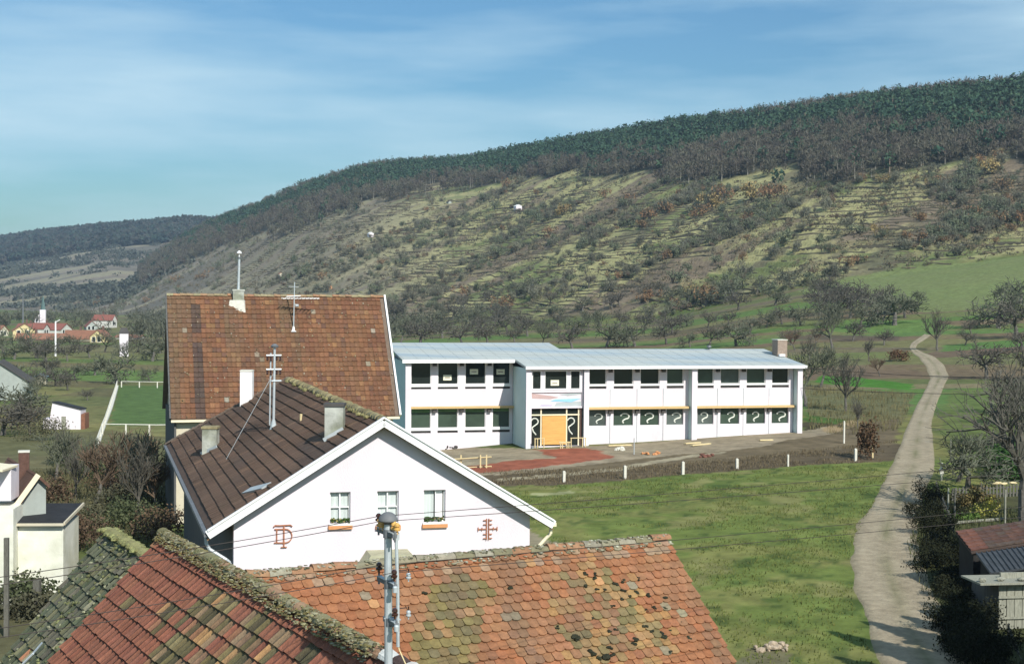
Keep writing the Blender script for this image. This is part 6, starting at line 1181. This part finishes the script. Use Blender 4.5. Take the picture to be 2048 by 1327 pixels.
weeds('withered_weeds', [(960, 975), (930, 948), (1180, 938), (1474, 916), (1700, 892), (1795, 880), (1800, 921), (1576, 933), (1366, 950), (1128, 968)], 24000, .13, (.10, .078, .048), (.17, .14, .085), 'withered brown weeds along the back edge of the meadow', .028)
weeds('field_weeds', [(1610, 770), (1830, 790), (1800, 860), (1700, 872), (1620, 862)], 9000, .35, (.12, .10, .05), (.16, .15, .07), 'dry weeds between the school and the path', .03)
weeds('yard_grass', [(0, 1230), (120, 1200), (335, 1090), (335, 930), (180, 915), (0, 960)], 26000, .40, (.09, .085, .045), (.15, .14, .07), 'rank dry grass in the dark yard', .025)
weeds('bank_grass', [(1845, 985), (2060, 1000), (2200, 1327), (2010, 1400), (1905, 1327), (1850, 1200), (1815, 1100)], 16000, .3, (.06, .075, .03), (.10, .10, .045), 'rank grass on the shaded bank right of the path', .025)
weeds('meadow_tufts', [(1000, 975), (1130, 970), (1790, 925), (1700, 1100), (1705, 1200), (1750, 1327), (1480, 1327), (1340, 1080), (1110, 1100)], 30000, .08, (.09, .12, .032), (.14, .15, .045), 'short tufts of grass spread over the green meadow', .035)
# big tree at the right edge; unseen spruces added to shade the path
P = ground(2052, 1050); e = plant_tree(6, P[0], P[1], 9.5, 1.0, 'large dark tree rising out of frame at the right edge of the garden', None, rz=1.0)
for i, (x, y, h, r_c) in enumerate([(24.0, 57.5, 9.0, 2.6), (25.2, 62.0, 8.0, 2.4), (18.9, 45.2, 7.0, 1.8), (18.3, 42.8, 8.5, 2.0), (17.4, 40.2, 9.5, 2.1), (16.5, 37.2, 9.0, 2.1), (15.6, 34.4, 8.0, 2.0)]):
    e = empty('shade_spruce', (x, y, 0), '%s dense added conifer outside the right picture edge, put there to shade the bank' % ORD[i], 'tree', 'added shade spruces beyond the right edge')
    MB().tube((x, y, -.1), (x, y, h), .18, .03).build('trunk', M_bark, e); n = 26; zz = np.linspace(.06, .98, n); r = np.random.default_rng(i); rr = r_c * (1 - zz) ** .8
    a = r.uniform(0, 6.28, n); ctr = np.stack([x + np.cos(a) * rr * .25, y + np.sin(a) * rr * .25, zz * h], -1); V, Q, Cc = leaf_cloud(n, 230, ctr, np.stack([rr, rr, rr * 0 + h * .05], -1), np.tile([.03, .05, .025], (n, 1)), .16, 5 + i, hollow=.2)
    mesh_np('crown', V, Q, Cc, M_leaf, e)

# ------------------------------------------------------------------ dry-stone terrace banks following the contours of the slope
def terraces():
    ur = np.arange(-.21, .42, .0022)[None, :]; vr = np.linspace(0, 1, 420)[:, None] ** 1.0
    yf, zf = foot(ur); yc, zc = crest(ur); ft = np.interp(ur, [-.213, -.114, -.033, .044, .167, .36], [.52, .54, .66, .60, .41, .40])
    Y = yf + 2 + (yc - yf) * ft * vr; X = ur * Y; Z = terrain(X, Y, False); s = -.67 * X + .74 * Y; q = .74 * X + .67 * Y
    w = (Z + (fbm(X / 22, Y / 22, 31, 3) - .5) * 3.2 + 100) / 1.38
    st = fbm(s / 24, q / 95, 221, 3)
    mask = st + (fbm(X / 7, Y / 7, 222, 3) - .5) * .55 - .12 * sst(-ur, .08, .2) - .04 * sst(Y, 800, 1000); segs = []
    meadow = in_poly(X, Y, px_poly([(1590, 585), (1690, 557), (1850, 534), (2048, 514), (2300, 490), (2300, 640), (2048, 612), (1850, 625), (1700, 600)]))
    def tri(a, b, c):
        A = [(X[i], Y[i], Z[i], w[i]) for i in (a, b, c)]
        lo = np.minimum(np.minimum(A[0][3], A[1][3]), A[2][3]); hi = np.maximum(np.maximum(A[0][3], A[1][3]), A[2][3]); k = np.floor(hi)
        ok = (k > lo) & (mask[a] > .405) & ~meadow[a]; k = k[ok]; P = []
        A = [[x[ok] for x in p] for p in A]
        for i, j in ((0, 1), (1, 2), (2, 0)):
            wi, wj = A[i][3], A[j][3]; cr = (wi - k) * (wj - k) <= 0; t = np.clip((k - wi) / np.where(np.abs(wj - wi) < 1e-9, 1, wj - wi), 0, 1)
            P.append((cr, A[i][0] + (A[j][0] - A[i][0]) * t, A[i][1] + (A[j][1] - A[i][1]) * t))
        n = len(k); out = np.full((n, 4), np.nan); cnt = np.zeros(n, int)
        for cr, x, y in P:
            for slot in (0, 1):
                m_ = cr & (cnt == slot)
                if slot == 0: first = m_.copy(); out[m_, 0] = x[m_]; out[m_, 1] = y[m_]; cnt[m_] += 10
                else: m_ = cr & (cnt == 1); out[m_, 2] = x[m_]; out[m_, 3] = y[m_]; cnt[m_] += 10
            cnt = np.where(cnt >= 10, cnt - 9, cnt)
        return out[cnt >= 2]
    I, J = np.meshgrid(np.arange(Y.shape[0] - 1), np.arange(Y.shape[1] - 1), indexing='ij'); I = I.ravel(); J = J.ravel()
    E = np.concatenate([tri((I, J), (I + 1, J), (I + 1, J + 1)), tri((I, J), (I + 1, J + 1), (I, J + 1))]); E = E[~np.isnan(E).any(1)]
    x0, y0, x1, y1 = E.T; L_ = np.hypot(x1 - x0, y1 - y0); E = E[(L_ > .05)]; x0, y0, x1, y1 = E.T
    h0 = .05 + .88 * fbm(x0 / 7, y0 / 7, 231, 3); h1 = .05 + .88 * fbm(x1 / 7, y1 / 7, 231, 3); z0 = terrain(x0, y0); z1 = terrain(x1, y1)
    n = len(E); bx, by = .35, .33
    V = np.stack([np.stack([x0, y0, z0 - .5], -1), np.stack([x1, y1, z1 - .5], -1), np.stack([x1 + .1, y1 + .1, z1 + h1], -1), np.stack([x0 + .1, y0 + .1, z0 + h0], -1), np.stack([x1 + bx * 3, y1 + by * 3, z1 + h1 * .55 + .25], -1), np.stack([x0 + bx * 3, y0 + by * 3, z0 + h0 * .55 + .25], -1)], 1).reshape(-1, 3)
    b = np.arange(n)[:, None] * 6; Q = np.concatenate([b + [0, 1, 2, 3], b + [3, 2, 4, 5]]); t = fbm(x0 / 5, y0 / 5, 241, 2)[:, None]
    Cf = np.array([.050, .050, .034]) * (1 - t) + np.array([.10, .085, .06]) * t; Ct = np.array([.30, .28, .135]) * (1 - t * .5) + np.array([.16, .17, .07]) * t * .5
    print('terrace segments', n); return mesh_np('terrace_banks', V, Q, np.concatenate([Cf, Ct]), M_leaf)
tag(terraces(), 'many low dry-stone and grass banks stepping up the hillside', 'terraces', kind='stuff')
# shrubs on the slope of the far hill behind the village
uf = rg.uniform(-.42, -.17, 9000); Yf_ = rg.uniform(1150, 2100, 9000); Xf = uf * Yf_; sf = -.6 * Xf + .8 * Yf_; qf = .8 * Xf + .6 * Yf_
kf = (fbm(sf / 30, qf / 220, 301, 3) * .7 + fbm(Xf / 60, Yf_ / 60, 302, 2) * .3 + rg.normal(0, .02, 9000)) > .565
Xf, Yf_ = Xf[kf], Yf_[kf]; n = len(Xf); zf_ = terrain(Xf, Yf_, False); kf = zf_ > .8; Xf, Yf_, zf_ = Xf[kf], Yf_[kf], zf_[kf]; n = len(Xf); rr = rg.uniform(1.8, 4.5, n)
V, Q, Cc = leaf_cloud(n, 16, np.stack([Xf, Yf_, zf_ + rr * .5], -1), np.stack([rr * 1.3, rr, rr * .9], -1), np.array([.06, .07, .05]) + rg.random((n, 1)) * .04, 1.3, 31, hollow=.1)
tag(mesh_np('far_slope_shrubs', V, Q, Cc, M_leaf), 'mass of dark shrubs on the far hillside behind the village', 'vegetation', kind='stuff')
# ------------------------------------------------------------------ the air between here and the far hill
hz = MB().box((-300, 1900, 65), 4600, 4200, 140).build('haze', None); hz.data.materials.clear()
HM = bpy.data.materials.new('haze_air'); HM.use_nodes = True; hn = HM.node_tree.nodes; hn.remove(hn['Principled BSDF']); pv = hn.new('ShaderNodeVolumePrincipled')
pv.inputs['Color'].default_value = (.62, .80, 1.0, 1); pv.inputs['Density'].default_value = .00013; pv.inputs['Anisotropy'].default_value = .2
HM.node_tree.links.new(pv.outputs[0], hn['Material Output'].inputs['Volume']); hz.data.materials.append(HM); tag(hz, 'thin bluish haze filling the valley', 'haze', kind='stuff')

# trees scattered over the valley floor round the village
nv = 1000; uv = rg.uniform(-.44, -.02, nv); Yv = 360 + 460 * rg.random(nv) ** 1.2; Xv = uv * Yv; yfv, _z = foot(uv)
kv = (Yv < yfv + 30) & (fbm(Xv / 35, Yv / 50, 401, 3) + (Yv > 560) * .12 > .46) & ~((Yv < 700) & (np.abs(uv + .31) < .045) & (Yv > 395) & (rg.random(nv) < .8)); Xv, Yv = Xv[kv], Yv[kv]; n = len(Xv); rv = rg.uniform(1.6, 3.4, n)
V, Q, Cc = leaf_cloud(n, 70, np.stack([Xv, Yv, terrain(Xv, Yv, False) + rv * 1.25], -1), np.stack([rv * 1.15, rv * 1.15, rv * .95], -1), np.array([.075, .075, .055]) + rg.random((n, 1)) * np.array([.04, .05, .03]), 1.0, 35, hollow=.05, asp=.14, up=.9)
tag(mesh_np('valley_trees', V, Q, Cc, M_leaf), 'bare orchard trees and hedges merging round the distant village', 'vegetation', kind='stuff')

ns_ = 9000; us = rg.uniform(-.26, .42, ns_); yf, zf = foot(us); yc, zc = crest(us); ft = np.interp(us, [-.5, -.30, -.213, -.114, -.033, .044, .167, .36], [.5, .5, .56, .60, .74, .71, .50, .47]); Ys = yf + (yc - yf) * ft * rg.random(ns_) ** .8; Xs = us * Ys
ks = (fbm(Xs / 12, Ys / 20, 501, 3) > .42) & ~in_poly(Xs, Ys, px_poly([(1590, 585), (1690, 557), (1850, 534), (2048, 514), (2300, 490), (2300, 640), (2048, 612), (1850, 625), (1700, 600)])); Xs, Ys = Xs[ks], Ys[ks]; n = len(Xs); rr = rg.uniform(.4, 1.25, n); t = rg.random((n, 1))
cs = np.array([.11, .115, .075]) * (1 - t) + np.array([.17, .135, .085]) * t
V, Q, Cc = leaf_cloud(n, 14, np.stack([Xs, Ys, terrain(Xs, Ys, False) + rr * .6], -1), np.stack([rr * 1.4, rr, rr * .8], -1), cs, .42, 51, hollow=.0, asp=.3, up=.6)
tag(mesh_np('slope_scrub', V, Q, Cc, M_leaf), 'low scrub and dead herbs strewn over the terraced slope', 'vegetation', kind='stuff')
